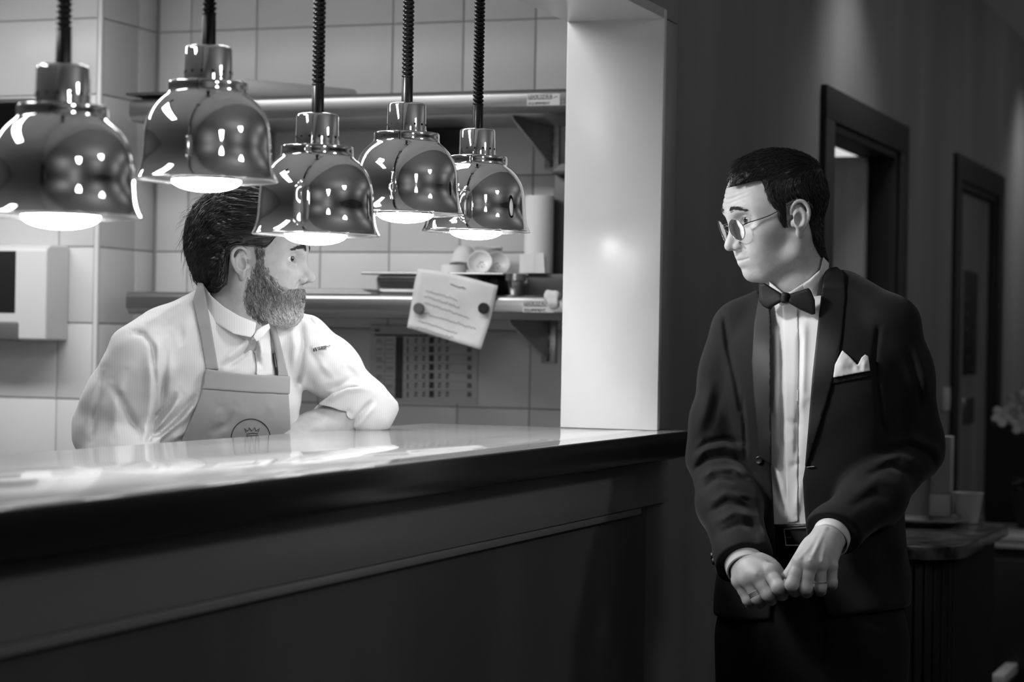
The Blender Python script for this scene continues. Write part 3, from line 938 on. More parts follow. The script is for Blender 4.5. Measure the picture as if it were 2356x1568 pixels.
hair_f2 = s_sub(.006, hair_f, ear_hole)
lo, hi = bounds([loc2w(MC, q) for q in ((.10, .09, .16), (-.15, -.09, -.07))], .02)
capC = sdf_obj('hair', hair_f2, lo, hi, .0026, MATS['chef_hair'], chef)
at = capC.data.attributes.new('tint', 'FLOAT', 'POINT'); at.data.foreach_set('value', np.full(len(capC.data.vertices), 0.03, dtype=f32))
rs = np.random.RandomState(7)
RC = MC[:3, :3]
def dir_back(p, n):
    q = lc(p); x, z = q[:, 0], q[:, 2]
    k = np.clip((-x - .02) / .08, 0, 1)
    d = np.stack([-1 + .55 * k, 0 * x, -.10 - 1.1 * k - .5 * np.clip((.03 - z) / .05, 0, 1)], 1)
    return d @ RC.T
def tint_hair(p, rs):
    q = lc(p.astype(f32))
    side = np.exp(-((q[:, 0] - .03) / .03) ** 2) * np.clip((.06 - q[:, 2]) / .05, 0, 1)
    return np.abs(rs.normal(.06, .09, len(p))) + side * rs.uniform(0, .7, len(p))
roots = pick_roots(capC, 5200, lambda c: np.ones(len(c), bool), rs)
hs = strand_mesh('hair_strands', hair_f2, roots, dir_back, .055, .00055, (.001, .002, .0025, .003, .0035), MATS['chef_hair'], capC, tint_hair, rs=rs, wave=.10)
hs['kind'] = 'stuff'
roots = pick_roots(capC, 120, lambda c: lc(c)[:, 0] < -.08, rs)
strand_mesh('stray_hair', hair_f2, roots, dir_back, .05, .00035, (.003, .008, .012, .016, .02), MATS['chef_hair'], capC, tint_hair, rs=rs, wave=.25)['kind'] = 'stuff'
# --- beard and brows
BPOLY = [(.045, .036), (.040, .012), (.044, -.016), (.062, -.036), (.078, -.047), (.086, -.042), (.094, -.0385), (.13, -.0385), (.13, -.112), (.055, -.110), (.034, -.100), (.018, -.083), (.012, -.060), (.014, -.036), (.024, -.018), (.025, .010), (.022, .036)]
def beard_cap(p):
    q = lc(p); x, y, z = q[:, 0], q[:, 1], q[:, 2]
    th = .0022 + .0055 * np.clip((x - .03) / .05, 0, 1) * np.clip((-z - .06) / .03, 0, 1) + .0012 * np.clip((-z - .02) / .03, 0, 1)
    nz = (np.sin(x * 900 + 3 * np.sin(z * 210)) * np.sin(z * 520 + y * 300) * .0006).astype(f32)
    d = skin1(p) - th.astype(f32) + nz
    return d
lipx = s_frame(s_ell((.098, 0, -.0595), (.018, .018, .0050)), MC)
beard_f = s_sub(.003, s_int(.004, beard_cap, hair_region(BPOLY)), lipx)
lo, hi = bounds([loc2w(MC, q) for q in ((.12, .075, .01), (-.01, -.075, -.12))], .015)
brd = sdf_obj('beard', beard_f, lo, hi, .0022, MATS['chef_beard'], chef)
at = brd.data.attributes.new('tint', 'FLOAT', 'POINT'); at.data.foreach_set('value', np.full(len(brd.data.vertices), 0.22, dtype=f32))
def dir_beard(p, n):
    q = lc(p); x, z = q[:, 0], q[:, 2]
    mou = (z > -.052) & (x > .075)
    d = np.stack([.25 + .5 * np.clip((-z - .07) / .04, 0, 1), np.where(mou, q[:, 1] * 40, 0), -np.ones_like(x)], 1)
    return d @ RC.T + rs.normal(size=(len(p), 3)) * .35
def tint_beard(p, rs):
    q = lc(p.astype(f32))
    g = np.clip((-q[:, 2] - .062) / .03, 0, 1) * np.clip((q[:, 0] - .03) / .03, 0, 1) * .55 + .12 * np.clip((q[:, 0] - .06) / .02, 0, 1)
    return np.clip(rs.normal(.13, .16, len(p)), 0.0, 1) + g * rs.uniform(.4, 1.9, len(p))
roots = pick_roots(brd, 6500, lambda c: skin1(c) > .0012, rs)
o = strand_mesh('beard_hairs', beard_f, roots, dir_beard, .012, .00038, (.0008, .0014, .002, .0026), MATS['chef_beard'], brd, tint_beard, seg=4, rs=rs, wave=.2); o['kind'] = 'stuff'
roots = pick_roots(bodyC, 1500, lambda c: (lambda q: (np.abs(poly_sd(q[:, 0], q[:, 2], BPOLY) - .003) < .0045) & (q[:, 2] < .0) & (np.abs(q[:, 1]) < .08) & ~((q[:, 0] > .08) & (q[:, 2] > -.040)))(lc(c)), rs)
strand_mesh('beard_edge', skin1, roots, dir_beard, .007, .0003, (.0006, .001, .0014), MATS['chef_beard'], brd, tint_beard, seg=3, rs=rs, wave=.25)['kind'] = 'stuff'
def brows(Mh, fh, m, parent, n, h0, amp, rs, dark):
    pts = []
    for s in (1, -1):
        u = rs.uniform(0, 1, n)
        y = s * (.011 + .037 * u); z = h0 + amp * np.sin(np.pi * np.clip(u * 1.05, 0, 1)) - .004 * u + rs.normal(0, 1, n) * (.0026 - .0016 * u)
        x = np.full(n, .105); q = np.stack([x, y, z], 1)
        w = loc2w(Mh, q).astype(f32)
        d = _p(-Mh[:3, 0])
        for _ in range(60):
            v = fh(w); w = w + d * (np.clip(v * .7, -.002, .01))[:, None]
        pts.append(w)
    il = to_local(Mh)
    def dr(p, nn):
        q = il(p); return np.stack([np.full(len(p), -.2), np.sign(q[:, 1]) * 1.0, .35 - 12 * np.abs(np.abs(q[:, 1]) - .012)], 1) @ Mh[:3, :3].T
    for r in pts: strand_mesh('eyebrow', fh, r, dr, .009, .00035, (.0006, .001, .0014), m, parent, lambda p, rs: np.abs(rs.normal(dark, .05, len(p))), seg=3, rs=rs, wave=.12)['kind'] = 'stuff'
brows(MC, hs_c, MATS['chef_hair'], bodyC, 260, .0375, .0045, rs, .05)

# --- chef coat
torsoL = [(-.95, 0, 0, .17, .13, .13), (-.5, 0, 0, .185, .125, .12), (-.3, 0, .005, .185, .125, .115), (-.15, 0, .008, .185, .118, .115), (-.05, 0, .0, .175, .10, .105), (.01, 0, -.01, .13, .08, .095), (.05, 0, -.015, .085, .07, .085), (.075, 0, -.015, .065, .06, .07)]
tors = s_frame(s_loft(torsoL, 2.3, .02), MT)
trap = s_union(.03, s_chain([TW(-.04, -.03, .075), TW(-.12, -.025, .030), Rs], [.050, .050, .066], .03), s_chain([TW(.04, -.02, .055), Ls], [.05, .060], .03))
sleeveR = s_chain([Rs, P(283, 915, 4.13), Relb, P(290, 1075, 4.08), Rwr], [.066, .064, .064, .064, .05], .03)
sleeveL = s_chain([Ls, P(755, 845, 4.38), Lelb], [.062, .053, .052], .03)
cuffL = s_chain([P(848, 925, 4.415), P(828, 936, 4.415), P(772, 944, 4.41)], [.049, .055, .059], .02)
coat0 = s_union(.028, tors, trap, sleeveR)
coat0 = s_union(.022, coat0, sleeveL)
fo = Folds()
# shoulder seam and sleeve creases on his right arm
fo.add(-.004, 6, (300, 765), (330, 768), (352, 800), (358, 900), (350, 985), (338, 1030))
fo.add(.006, 13, (345, 800), (347, 880), (343, 960), (330, 1030))
fo.add(-.006, 10, (385, 775), (378, 840), (372, 920), (350, 985))
fo.add(.004, 9, (362, 770), (366, 830), (360, 880))
fo.add(.004, 14, (290, 850), (268, 930), (262, 1010))
fo.add(-.005, 10, (255, 880), (300, 960), (330, 1010))
fo.add(-.003, 8, (240, 850), (222, 930), (208, 1010))
# chest folds running to the apron
fo.add(.007, 9, (352, 1000), (395, 945), (420, 905)); fo.add(-.006, 8, (345, 980), (390, 925), (408, 898))
fo.add(.006, 8, (345, 1022), (420, 965), (462, 915)); fo.add(-.006, 7, (350, 1012), (410, 955), (455, 905))
fo.add(.005, 9, (375, 1025), (440, 985)); fo.add(-.004, 7, (392, 1022), (445, 995))
fo.add(.003, 16, (425, 700), (430, 780), (440, 850)); fo.add(-.003, 10, (395, 760), (400, 850)); fo.add(-.0025, 9, (420, 740), (415, 800))
fo.add(.003, 10, (330, 745), (400, 705), (445, 680)); fo.add(-.002, 8, (345, 760), (410, 730))
# chest right of the straps
fo.add(.005, 8, (505, 838), (545, 805), (577, 776)); fo.add(-.005, 7, (512, 848), (560, 815), (580, 790))
fo.add(-.006, 7, (584, 775), (588, 812), (600, 850)); fo.add(.006, 8, (598, 775), (602, 810), (590, 845))
fo.add(-.004, 6, (618, 745), (626, 790), (634, 850))
# his left arm
fo.add(-.005, 8, (690, 735), (697, 790), (690, 850), (680, 900)); fo.add(.004, 10, (672, 740), (678, 800), (674, 860))
fo.add(-.003, 8, (703, 790), (740, 850), (760, 880)); fo.add(.003, 9, (722, 820), (760, 870))
fo.add(.005, 12, (770, 890), (820, 880), (870, 905)); fo.add(-.004, 8, (750, 900), (815, 870), (862, 888))
fo.add(-.003, 9, (700, 850), (730, 905)); fo.add(.003, 9, (716, 735), (745, 770)); fo.add(-.003, 6, (700, 722), (735, 760))
fo.add(-.003, 8, (790, 840), (830, 872))
for i_, b_ in enumerate(fo.b): fo.b[i_] = (b_[0] * 2.1, b_[1], b_[2])
coat1 = s_fold(coat0, fo, 4.36)
coat1 = s_noise(coat1, .0022, 22, 3); coat1 = s_noise(coat1, .0010, 60, 5)
# neck opening
nk = s_cap(P(540, 712, 4.22), P(537, 640, 4.245), .062, .0635)
nhole = s_int(0, px_poly([(430, 600), (474, 628), (620, 715), (606, 752), (590, 772), (577, 774), (537, 764), (496, 738), (480, 712), (462, 684), (447, 655)], 4.2), s_nearer(4.27))
coat2 = s_sub(.004, coat1, nk, nhole)
lo, hi = bounds([TW(-.30, .16, -.75), TW(.28, -.15, .10), Relb, Rwr, Lelb, Rs], .09)
coat = sdf_obj('chef_coat', coat2, lo, hi, .0027, M_coat, chef)
# stand collar: band around the neck, open at the front
colb = s_chain([P(546, 790, 4.205), P(542, 735, 4.215), P(533, 650, 4.245)], [.068, .064, .0605], .02)
colr = lambda p: np.abs(colb(p) - f32(.0020)) - f32(.0032)
cpoly = [(440, 640), (464, 648), (486, 680), (515, 705), (550, 726), (590, 742), (586, 766), (577, 776), (537, 768), (498, 744), (474, 718), (452, 690)]
collar = s_int(.002, colr, px_poly(cpoly, 4.2), s_nearer(4.27))
lo, hi = bounds([P(440, 635, 4.0), P(600, 780, 4.4), P(440, 635, 4.4), P(600, 780, 4.0)], .02)
sdf_obj('stand_collar', collar, lo, hi, .0018, M_coat, coat)
cpoly2 = [(590, 760), (604, 750), (619, 743), (622, 754), (606, 774), (590, 786), (582, 775)]
sdf_obj('stand_collar', s_int(.002, lambda p: np.abs(colb(p) - f32(.0035)) - f32(.0032), px_poly(cpoly2, 4.15), s_nearer(4.22)), lo, hi, .0018, M_coat, coat)
# front placket flap
fl = s_int(.003, s_panel(coat1, .004, .006), px_poly([(577, 772), (590, 768), (618, 745), (626, 770), (630, 800), (636, 862), (590, 870), (590, 840), (587, 815), (578, 795)], 4.15), s_nearer(4.22))
lo, hi = bounds([P(560, 735, 4.0), P(650, 875, 4.3), P(560, 735, 4.3), P(650, 875, 4.0)], .01)
sdf_obj('placket', fl, lo, hi, .0020, M_coat, coat)
# rolled cuff: a thick turned band over the sleeve around the elbow
cub = s_union(.02, sleeveL, cuffL)
cub = s_fold(s_noise(cub, .002, 45, 9), Folds().add(-.007, 5, (800, 985), (828, 950), (858, 918)).add(.006, 7, (815, 990), (842, 955), (868, 925)).add(.007, 8, (745, 925), (795, 896), (850, 890)).add(-.005, 6, (770, 958), (800, 945), (815, 960)).add(.005, 8, (730, 940), (775, 962), (800, 982)), 4.42)
cu = s_int(.004, s_panel(cub, .0055, .007, .02), px_poly([(716, 948), (735, 926), (765, 904), (800, 891), (850, 886), (885, 890), (915, 925), (925, 970), (905, 1010), (850, 1012), (802, 1008), (786, 986), (760, 962)], 4.38), s_nearer(4.43))
cu = s_sub(.004, cu, s_chain([P(790, 966, 4.40), P(690, 1005, 4.32)], [.047, .047]))
lo, hi = bounds([P(690, 870, 4.3), P(910, 1010, 4.5), P(690, 870, 4.5), P(910, 1010, 4.3)], .01)
sdf_obj('rolled_cuff', cu, lo, hi, .0022, M_coat, coat)
# sleeve label
tp, tt = hit(coat1, 724, 806); tq, _ = hit(coat1, 752, 791)
tx = tq - tp; tx /= np.linalg.norm(tx); tn = sdf_grad(coat1, tp[None].astype(f32), .004)[0]; ty = np.cross(tn, tx); tx = np.cross(ty, tn)
lab = tp + tn * .0030
prism('sleeve_label', [lab + tx * a + ty * b for a, b in ((-.004, -.002), (.030, -.002), (.030, .011), (-.004, .011))], tuple(-tn * .003), M_coat, coat)
text_obj('label_text', 'CLEMENT', .0060, lab + tx * .0075 + ty * .0045 + tn * .0004, tx, ty, M_thread, coat)
text_obj('label_text', 'LONDON', .0036, lab + tx * .0075 + ty * .0010 + tn * .0004, tx, ty, M_thread, coat)
prism('label_mark', [lab + tx * a + ty * b + tn * .0002 for a, b in ((-.003, 0), (.0005, 0), (.0005, .009), (-.003, .006))], tuple(tn * .0004), M_thread, coat)
prism('label_mark', [lab + tx * a + ty * b + tn * .0002 for a, b in ((.002, 0), (.006, 0), (.005, .009), (.0022, .009))], tuple(tn * .0004), M_thread, coat)

# --- apron
ap0 = s_layer(s_noise(s_frame(s_loft([(a, b, c, d + .012, e + .012, f + .012) for a, b, c, d, e, f in torsoL], 2.3, .02), MT), .0035, 18, 21), .004, .0035)
apF = Folds().add(.006, 12, (500, 960), (520, 985)).add(-.006, 10, (480, 1000), (520, 975), (540, 940)).add(.004, 14, (560, 920), (555, 980)).add(-.004, 10, (500, 920), (512, 950)).add(.004, 10, (620, 915), (625, 960))
base_ap = lambda p: s_noise(s_frame(s_loft([(a, b, c, d + .010, e + .010, f + .010) for a, b, c, d, e, f in torsoL], 2.3, .02), MT), .0035, 18, 21)(p)
tor_ap = s_noise(s_frame(s_loft([(a, b, c, d + .010, e + .010, f + .010) for a, b, c, d, e, f in torsoL], 2.3, .02), MT), .0035, 18, 21)
ap_base = s_fold(lambda p: smin(tor_ap(p), coat1(p) - f32(.003), .01), apF, 4.25)
apr = empty('apron', (0, 0, 0)); apr.parent = chef; apr.matrix_parent_inverse = wm(chef).inverted()
bib = s_int(.002, s_panel(ap_base, .003, .003), px_poly([(466, 893), (664, 905), (668, 965), (670, 1010), (680, 1330), (380, 1330), (395, 1060), (418, 1012), (448, 944), (463, 905)], 4.1), s_nearer(4.30))
lo, hi = bounds([P(390, 840, 3.9), P(690, 1240, 4.35), P(390, 840, 4.3), P(690, 1240, 3.9)], .01)
sdf_obj('bib', bib, lo, hi, .0026, M_apron, apr)
hem = s_int(.0018, s_panel(ap_base, .0055, .0035), px_poly([(473, 848), (560, 860), (668, 865), (667, 906), (570, 902), (466, 894)], 4.1), s_nearer(4.26))
lo, hi = bounds([P(450, 835, 3.95), P(690, 920, 4.3), P(450, 835, 4.3), P(690, 920, 3.95)], .01)
sdf_obj('bib_hem', hem, lo, hi, .0022, M_apron, apr)
cstrap = lambda p: smin(coat1(p), nk(p) - f32(.008), .01)
st1 = s_int(.0018, s_panel(cstrap, .0035, .003), px_poly([(443, 693), (455, 650), (468, 652), (481, 723), (503, 850), (474, 850), (460, 766)], 4.15), s_nearer(4.32))
lo, hi = bounds([P(430, 640, 3.9), P(515, 860, 4.35), P(430, 640, 4.35), P(515, 860, 3.9)], .01)
sdf_obj('neck_strap', st1, lo, hi, .0020, M_apron, apr)
st2 = s_int(.0018, s_panel(coat1, .009, .003), px_poly([(618, 744), (630, 735), (643, 779), (664, 866), (640, 866), (630, 792)], 4.15), s_nearer(4.32))
lo, hi = bounds([P(605, 725, 3.95), P(680, 875, 4.35), P(605, 725, 4.35), P(680, 875, 3.95)], .01)
sdf_obj('neck_strap', st2, lo, hi, .0020, M_apron, apr)
# crest embroidered on the bib: ring and crown
def on_bib(x, y, off=.0052):
    p, t = hit(ap_base, x, y); return p - ray(x, y) / np.linalg.norm(ray(x, y)) * off
ring = [on_bib(577 + 45 * math.cos(a), 1008 + 45 * math.sin(a)) for a in np.linspace(0, 2 * math.pi, 49)]
tube('crest_ring', ring, .0011, M_thread, apr, n=6)
for pl in ([(566, 1002), (594, 1001)], [(567, 998), (580, 996), (593, 997)], [(566, 994), (562, 985), (570, 991), (573, 983), (579, 991), (586, 983), (589, 991), (597, 985), (593, 994)]):
    tube('crest_crown', spline([on_bib(*q) for q in pl], 14) if len(pl) == 3 else [on_bib(*q) for q in pl], .0009, M_thread, apr, n=5)
# pen clipped behind the strap
pen = empty('pen', P(634, 860, 4.05)); tag(pen, 'slim dark pen clipped at the front of the chef jacket', 'pen')
pa, _ = hit(coat1, 631, 812); pb, _ = hit(coat1, 637, 858); vd = -ray(634, 835); vd /= np.linalg.norm(vd)
tube('pen_barrel', [pa + vd * .009, pb + vd * .009], .0032, M_dark, pen, n=10)
tube('pen_clip', [pa + vd * .0135 + (pb - pa) * .02, pa + vd * .0135 + (pb - pa) * .7], .0009, M_steel, pen, n=6)
# trousers below the counter
trs = s_union(.03, *[s_chain([TW(s * .09, 0, -.58), TW(s * .10, -.08, -.62) - np.array([0, 0, .35]), np.array(TW(s * .10, -.10, -.62)) * np.array([1, 1, 0]) + np.array([0, 0, .10])], [.10, .075, .06]) for s in (1, -1)])
lo, hi = bounds([TW(-.1, 0, -.55), TW(.1, 0, -.55), np.array(TW(.1, -.1, -.62)) * np.array([1, 1, 0]), np.array(TW(-.1, -.1, -.62)) * np.array([1, 1, 0])], .14)
sdf_obj('trousers', trs, lo, hi, .012, mat('chef_trousers', .03, .9), chef)
for s in (1, -1):
    fp = np.array(TW(s * .10, -.10, -.62)); fp[2] = .012
    sh = s_int(.01, s_union(.03, s_ell(fp + np.array([0, 0, .06]), (.05, .05, .06)), s_ell(fp + frontd * .09 + np.array([0, 0, .03]), (.06, .06, .045))), lambda p, z=fp[2]: f32(z) - p[:, 2])
    lo, hi = bounds([fp, fp + frontd * .15], .1)
    sdf_obj('shoe', sh, lo, hi, .008, M_dark, chef)
# ================================================================== the man in the dinner jacket
M_wool = cloth_mat('dinner_jacket_wool', 0.008, 0.75, sheen=0.09, bump=0.3, scale=1400)
M_satin = mat('lapel_satin', 0.008, 0.5, spec=0.3)
M_shirt = cloth_mat('dress_shirt', 0.68, 0.7, sheen=0.05, bump=0.1)
M_bow = mat('bow_tie_satin', 0.009, 0.55, spec=0.25, bump=(700, .2, .0005, (1, 1, 1)))
M_leather = mat('belt_leather', 0.008, 0.35, spec=0.5)
M_trs = cloth_mat('trouser_wool', 0.006, 0.85, sheen=0.05)
M_ring = mat('ring_silver', 0.8, 0.35, metal=1.0)
M_hair_w = hair_mat('waiter_hair', 0.006, 0.09, 0.4)

wai = empty('person', P(1885, 1500, 4.2)); wai.location.z = 0
tag(wai, 'man in black dinner jacket, bow tie and round glasses standing with hands joined', 'person')
MW = head_frame(1795, 511, 4.24, -1, math.radians(18), math.radians(12))
hs_w = s_frame(head_sdf(furrow=.0008, nose=1.6, noselen=.0070, ear=.97, lid=.0008, skull=(-.007, .0885, .079)), MW)
lw = to_local(MW); RW = MW[:3, :3]
Rw_, Lw_ = P(1708, 756, 4.29), P(2040, 750, 4.16)
xt = (Lw_ - Rw_) * np.array([1, 1, 0]); xt /= np.linalg.norm(xt)
fw = -np.array([-xt[1], xt[0], 0.0]); fw = fw if fw @ FWD < 0 else -fw
zt = UPV + RGT * -0.02 - fw * 0.03; zt /= np.linalg.norm(zt)
MTw = np.eye(4); MTw[:3, 0] = xt; MTw[:3, 1] = fw; MTw[:3, 2] = zt; MTw[:3, 3] = (Rw_ + Lw_) / 2
TV = lambda x, y, z: loc2w(MTw, (x, y, z))
def HZ(zx, zy, t): return P(1620 + zx / 6.03, 1160 + zy / 6.03, t)
# --- hands
def hand(wr, wrr, fingers, thumb, palm, tend):
    fs = [s_chain([np.array(wr) + (np.array(palm) - np.array(wr)) * k for k in (-.5, 0, .55, 1)], [wrr * .95, wrr, wrr * 1.05, wrr * .95], .015)]
    for mcp, pip, dip, tip, r in fingers:
        fs.append(s_chain([wr, mcp], [wrr * .62, r * 1.12], 0))
    pal = s_union(.016, *fs)
    ff = []
    for mcp, pip, dip, tip, r in fingers:
        ff.append(s_union(.004, s_chain([mcp, (np.array(mcp) + pip) / 2, pip], [r * 1.10, r * .98, r * 1.04], .004), s_chain([pip, dip, tip], [r * 1.0, r * .92, r * .80], .004)))
    th = s_spline([q[:3] for q in thumb], [q[3] for q in thumb], .004, 14)
    fl = pal
    for f_ in ff: fl = s_union(.0065, fl, f_)
    # keep neighbouring fingers apart beyond the knuckles
    def gap(p):
        ds = np.stack([f_(p) for f_ in ff], 0); ds.sort(axis=0)
        return ds[1] - ds[0]
    def full(p):
        d = fl(p)
        ds = np.stack([f_(p) for f_ in ff], 0)
        s = np.sort(ds, axis=0)
        g = np.exp(-((s[1] - s[0]) / .0016) ** 2) * .0022
        far = np.clip((pal(p) - .0) / .006, 0, 1)
        return d + (g * far).astype(f32)
    kn = s_union(0, *[s_sph(np.array(f_[0]) - FWD * f_[4] * .45, f_[4] * .80) for f_ in fingers])
    tn = s_union(0, *[s_cap(np.array(a) - FWD * .0, np.array(b) - FWD * .0, .0026, .0022) for a, b in tend]) if tend else None
    out = s_union(.006, full, th, kn)
    if tn: out = s_union(.005, out, tn)
    return out
FR = [(HZ(905, 925, 3.945), HZ(1035, 1150, 3.915), HZ(1080, 1245, 3.945), HZ(1035, 1235, 3.972), .0122),
      (HZ(735, 985, 3.945), HZ(890, 1245, 3.93), HZ(925, 1315, 3.96), HZ(885, 1285, 3.985), .0118),
      (HZ(605, 1030, 3.958), HZ(740, 1295, 3.948), HZ(775, 1360, 3.98), HZ(745, 1320, 4.0), .0112),
      (HZ(480, 1060, 3.98), HZ(610, 1320, 3.972), HZ(640, 1370, 4.0), HZ(630, 1330, 4.02), .0102)]
TR = [tuple(HZ(760, 800, 3.985)) + (.018,), tuple(HZ(930, 870, 3.985)) + (.0145,), tuple(HZ(1040, 990, 3.985)) + (.0115,), tuple(HZ(1095, 1060, 3.975)) + (.0095,)]
wrR = HZ(600, 880, 3.998); dR_ = None
handRw = hand(wrR, .0255, FR, TR, HZ(700, 975, 3.962), [(HZ(620, 800, 3.972), HZ(725, 960, 3.932)), (HZ(700, 790, 3.972), HZ(880, 900, 3.934))])
FL = [(HZ(1325, 800, 3.915), HZ(1215, 1110, 3.90), HZ(1260, 1195, 3.93), HZ(1270, 1150, 3.962), .0116),
      (HZ(1465, 815, 3.908), HZ(1405, 1150, 3.905), HZ(1425, 1205, 3.94), HZ(1420, 1160, 3.965), .0120),
      (HZ(1605, 830, 3.918), HZ(1610, 1140, 3.918), HZ(1620, 1185, 3.95), HZ(1600, 1150, 3.975), .0110),
      (HZ(1760, 850, 3.938), HZ(1770, 1075, 3.935), HZ(1775, 1110, 3.96), HZ(1750, 1080, 3.98), .0100)]
TL = [tuple(HZ(1480, 560, 3.965)) + (.016,), tuple(HZ(1330, 780, 3.96)) + (.0135,), tuple(HZ(1215, 930, 3.952)) + (.0105,), tuple(HZ(1150, 1005, 3.948)) + (.0088,)]
wrL = HZ(1725, 460, 3.988)
handLw = hand(wrL, .0265, FL, TL, HZ(1590, 680, 3.948), [(HZ(1690, 330, 3.962), HZ(1480, 770, 3.894)), (HZ(1705, 380, 3.960), HZ(1625, 790, 3.903)), (HZ(1640, 380, 3.962), HZ(1350, 740, 3.903))])
neckW = s_chain([loc2w(MW, (-.020, 0, -.035)), P(1834, 640, 4.26), P(1850, 740, 4.28)], [.053, .057, .066], .02)
skinW = s_union(.028, hs_w, neckW)
# throat
skinW = s_union(.02, skinW, s_cap(loc2w(MW, (.03, 0, -.080)), P(1822, 650, 4.225), .022, .024))
lo, hi = bounds([loc2w(MW, q) for q in ((.13, .085, .13), (-.12, -.085, -.11))] + [P(1840, 720, 4.26)], .05)
vh, qh = mesh_sdf(skinW, lo, hi, .0017)
ReW, LeW = P(1652, 1045, 4.25), P(2092, 1035, 4.20)
lo, hi = bounds([f_[k] for f_ in FR for k in range(4)] + [wrR], .05)
v1, q1 = mesh_sdf(s_union(.01, handRw, s_cap(wrR, wrR + (ReW - wrR) * .25, .025, .03)), lo, hi, .0014)
lo, hi = bounds([f_[k] for f_ in FL for k in range(4)] + [wrL], .05)
v2, q2 = mesh_sdf(s_union(.01, handLw, s_cap(wrL, wrL + (LeW - wrL) * .25, .026, .03)), lo, hi, .0014)
core = s_union(.03, s_frame(s_loft([(-1.0, 0, 0, .12, .09, .09), (-.6, 0, 0, .15, .09, .09), (-.3, 0, 0, .13, .08, .08), (0, 0, 0, .13, .07, .07)], 2.2), MTw), s_chain([Rw_, ReW, wrR], [.045, .038, .022]), s_chain([Lw_, LeW, wrL], [.045, .038, .022]))
lo, hi = bounds([TV(-.25, .1, -1.0), TV(.25, -.1, 0), ReW, LeW, wrR, wrL], .08)
v3, q3 = mesh_sdf(core, lo, hi, .010)
nn = np.cumsum([0, len(vh), len(v1), len(v2)])
bodyW = from_np('body', np.vstack([vh, v1, v2, v3]), np.vstack([qh, q1 + nn[1], q2 + nn[2], q3 + nn[3]]), M_skin, wai)
eyeballs(MW, bodyW, (1.0, 0.38, 0.08), 'eye')
# --- hair
HP = [(.118, .090), (.098, .0865), (.080, .0885), (.064, .0895), (.051, .085), (.050, .062), (.048, .041), (.037, .024), (.037, .009), (.0287, -.008), (.020, -.009), (.019, .036), (-.004, .044), (-.018, .034), (-.028, .0), (-.0345, -.048), (-.051, -.080), (-.075, -.090), (-.13, -.07), (-.15, .15), (.05, .18), (.125, .12)]
def hair_cap_w(p):
    q = lw(p); x, y, z = q[:, 0], q[:, 1], q[:, 2]
    top = np.clip((z - .055) / .05, 0, 1)
    th = .0040 + .0085 * top + .006 * top * np.clip((x - .05) / .04, 0, 1) + .003 * np.clip((-x - .04) / .05, 0, 1) * np.clip((z + .03) / .05, 0, 1)
    wav = np.sin((z + y * .8) * 420 + 1.5 * np.sin(x * 70)) * .0008 * top
    return skinW(p) - th.astype(f32) + wav.astype(f32)
hw = s_int(.006, hair_cap_w, lambda p: (lambda q: poly_sd(q[:, 0], q[:, 2], HP).astype(f32))(lw(p)))
ehw = s_union(0, *[s_frame(s_ell((-.006, s * .083, .002), (.023, .016, .036)), MW) for s in (1, -1)])
hw = s_sub(.005, hw, ehw)
lo, hi = bounds([loc2w(MW, q) for q in ((.11, .09, .15), (-.13, -.09, -.085))], .02)
capW = sdf_obj('hair', hw, lo, hi, .0024, M_hair_w, wai)
at = capW.data.attributes.new('tint', 'FLOAT', 'POINT'); at.data.foreach_set('value', np.full(len(capW.data.vertices), 0.02, dtype=f32))
rs = np.random.RandomState(11)
def dir_w(p, n):
    q = lw(p); x, z = q[:, 0], q[:, 2]
    top = np.clip((z - .05) / .04, 0, 1)
    d = np.stack([.9 * top - .35 * (1 - top), .12 + 0 * x, -1.0 * (1 - top) - .1], 1)
    return d @ RW.T
roots = pick_roots(capW, 4200, lambda c: lw(c)[:, 2] > .045, rs)
strand_mesh('hair_strands', hw, roots, dir_w, .022, .00045, (.0008, .0018, .0026, .0032), M_hair_w, capW, lambda p, r: np.abs(r.normal(.10, .12, len(p))), seg=4, rs=rs, wave=.22)['kind'] = 'stuff'
roots = pick_roots(capW, 3800, lambda c: (lw(c)[:, 2] <= .05) & (skinW(c) > .001), rs)
strand_mesh('hair_strands', hw, roots, dir_w, .009, .00035, (.0005, .001, .0015), M_hair_w, capW, lambda p, r: np.abs(r.normal(.06, .07, len(p))), seg=3, rs=rs, wave=.25)['kind'] = 'stuff'
SPOLY = [(.030, -.016), (.050, -.034), (.072, -.046), (.088, -.038), (.12, -.034), (.12, -.12), (.03, -.112), (.008, -.075), (.012, -.030)]
roots = pick_roots(bodyW, 9000, lambda c: (lambda q: (poly_sd(q[:, 0], q[:, 2], SPOLY) < 0) & (np.abs(q[:, 1]) < .09))(lw(c)), rs)
roots = roots[np.abs(skinW(roots)) < .004]; ql = lw(roots); roots = roots[~((np.abs(ql[:, 1]) < .027) & (ql[:, 2] > -.068) & (ql[:, 2] < -.046) & (ql[:, 0] > .07))]
strand_mesh('stubble', skinW, roots, lambda p, n: np.tile((np.array([.3, 0, -1.0]) @ RW.T)[None], (len(p), 1)), .0010, .00006, (.0001, .0002), M_hair_w, bodyW, lambda p, r: np.abs(r.normal(.3, .2, len(p))), seg=2, rs=rs, wave=.5)['kind'] = 'stuff'
brows(MW, hs_w, M_hair_w, bodyW, 170, .0400, .0050, rs, .28)

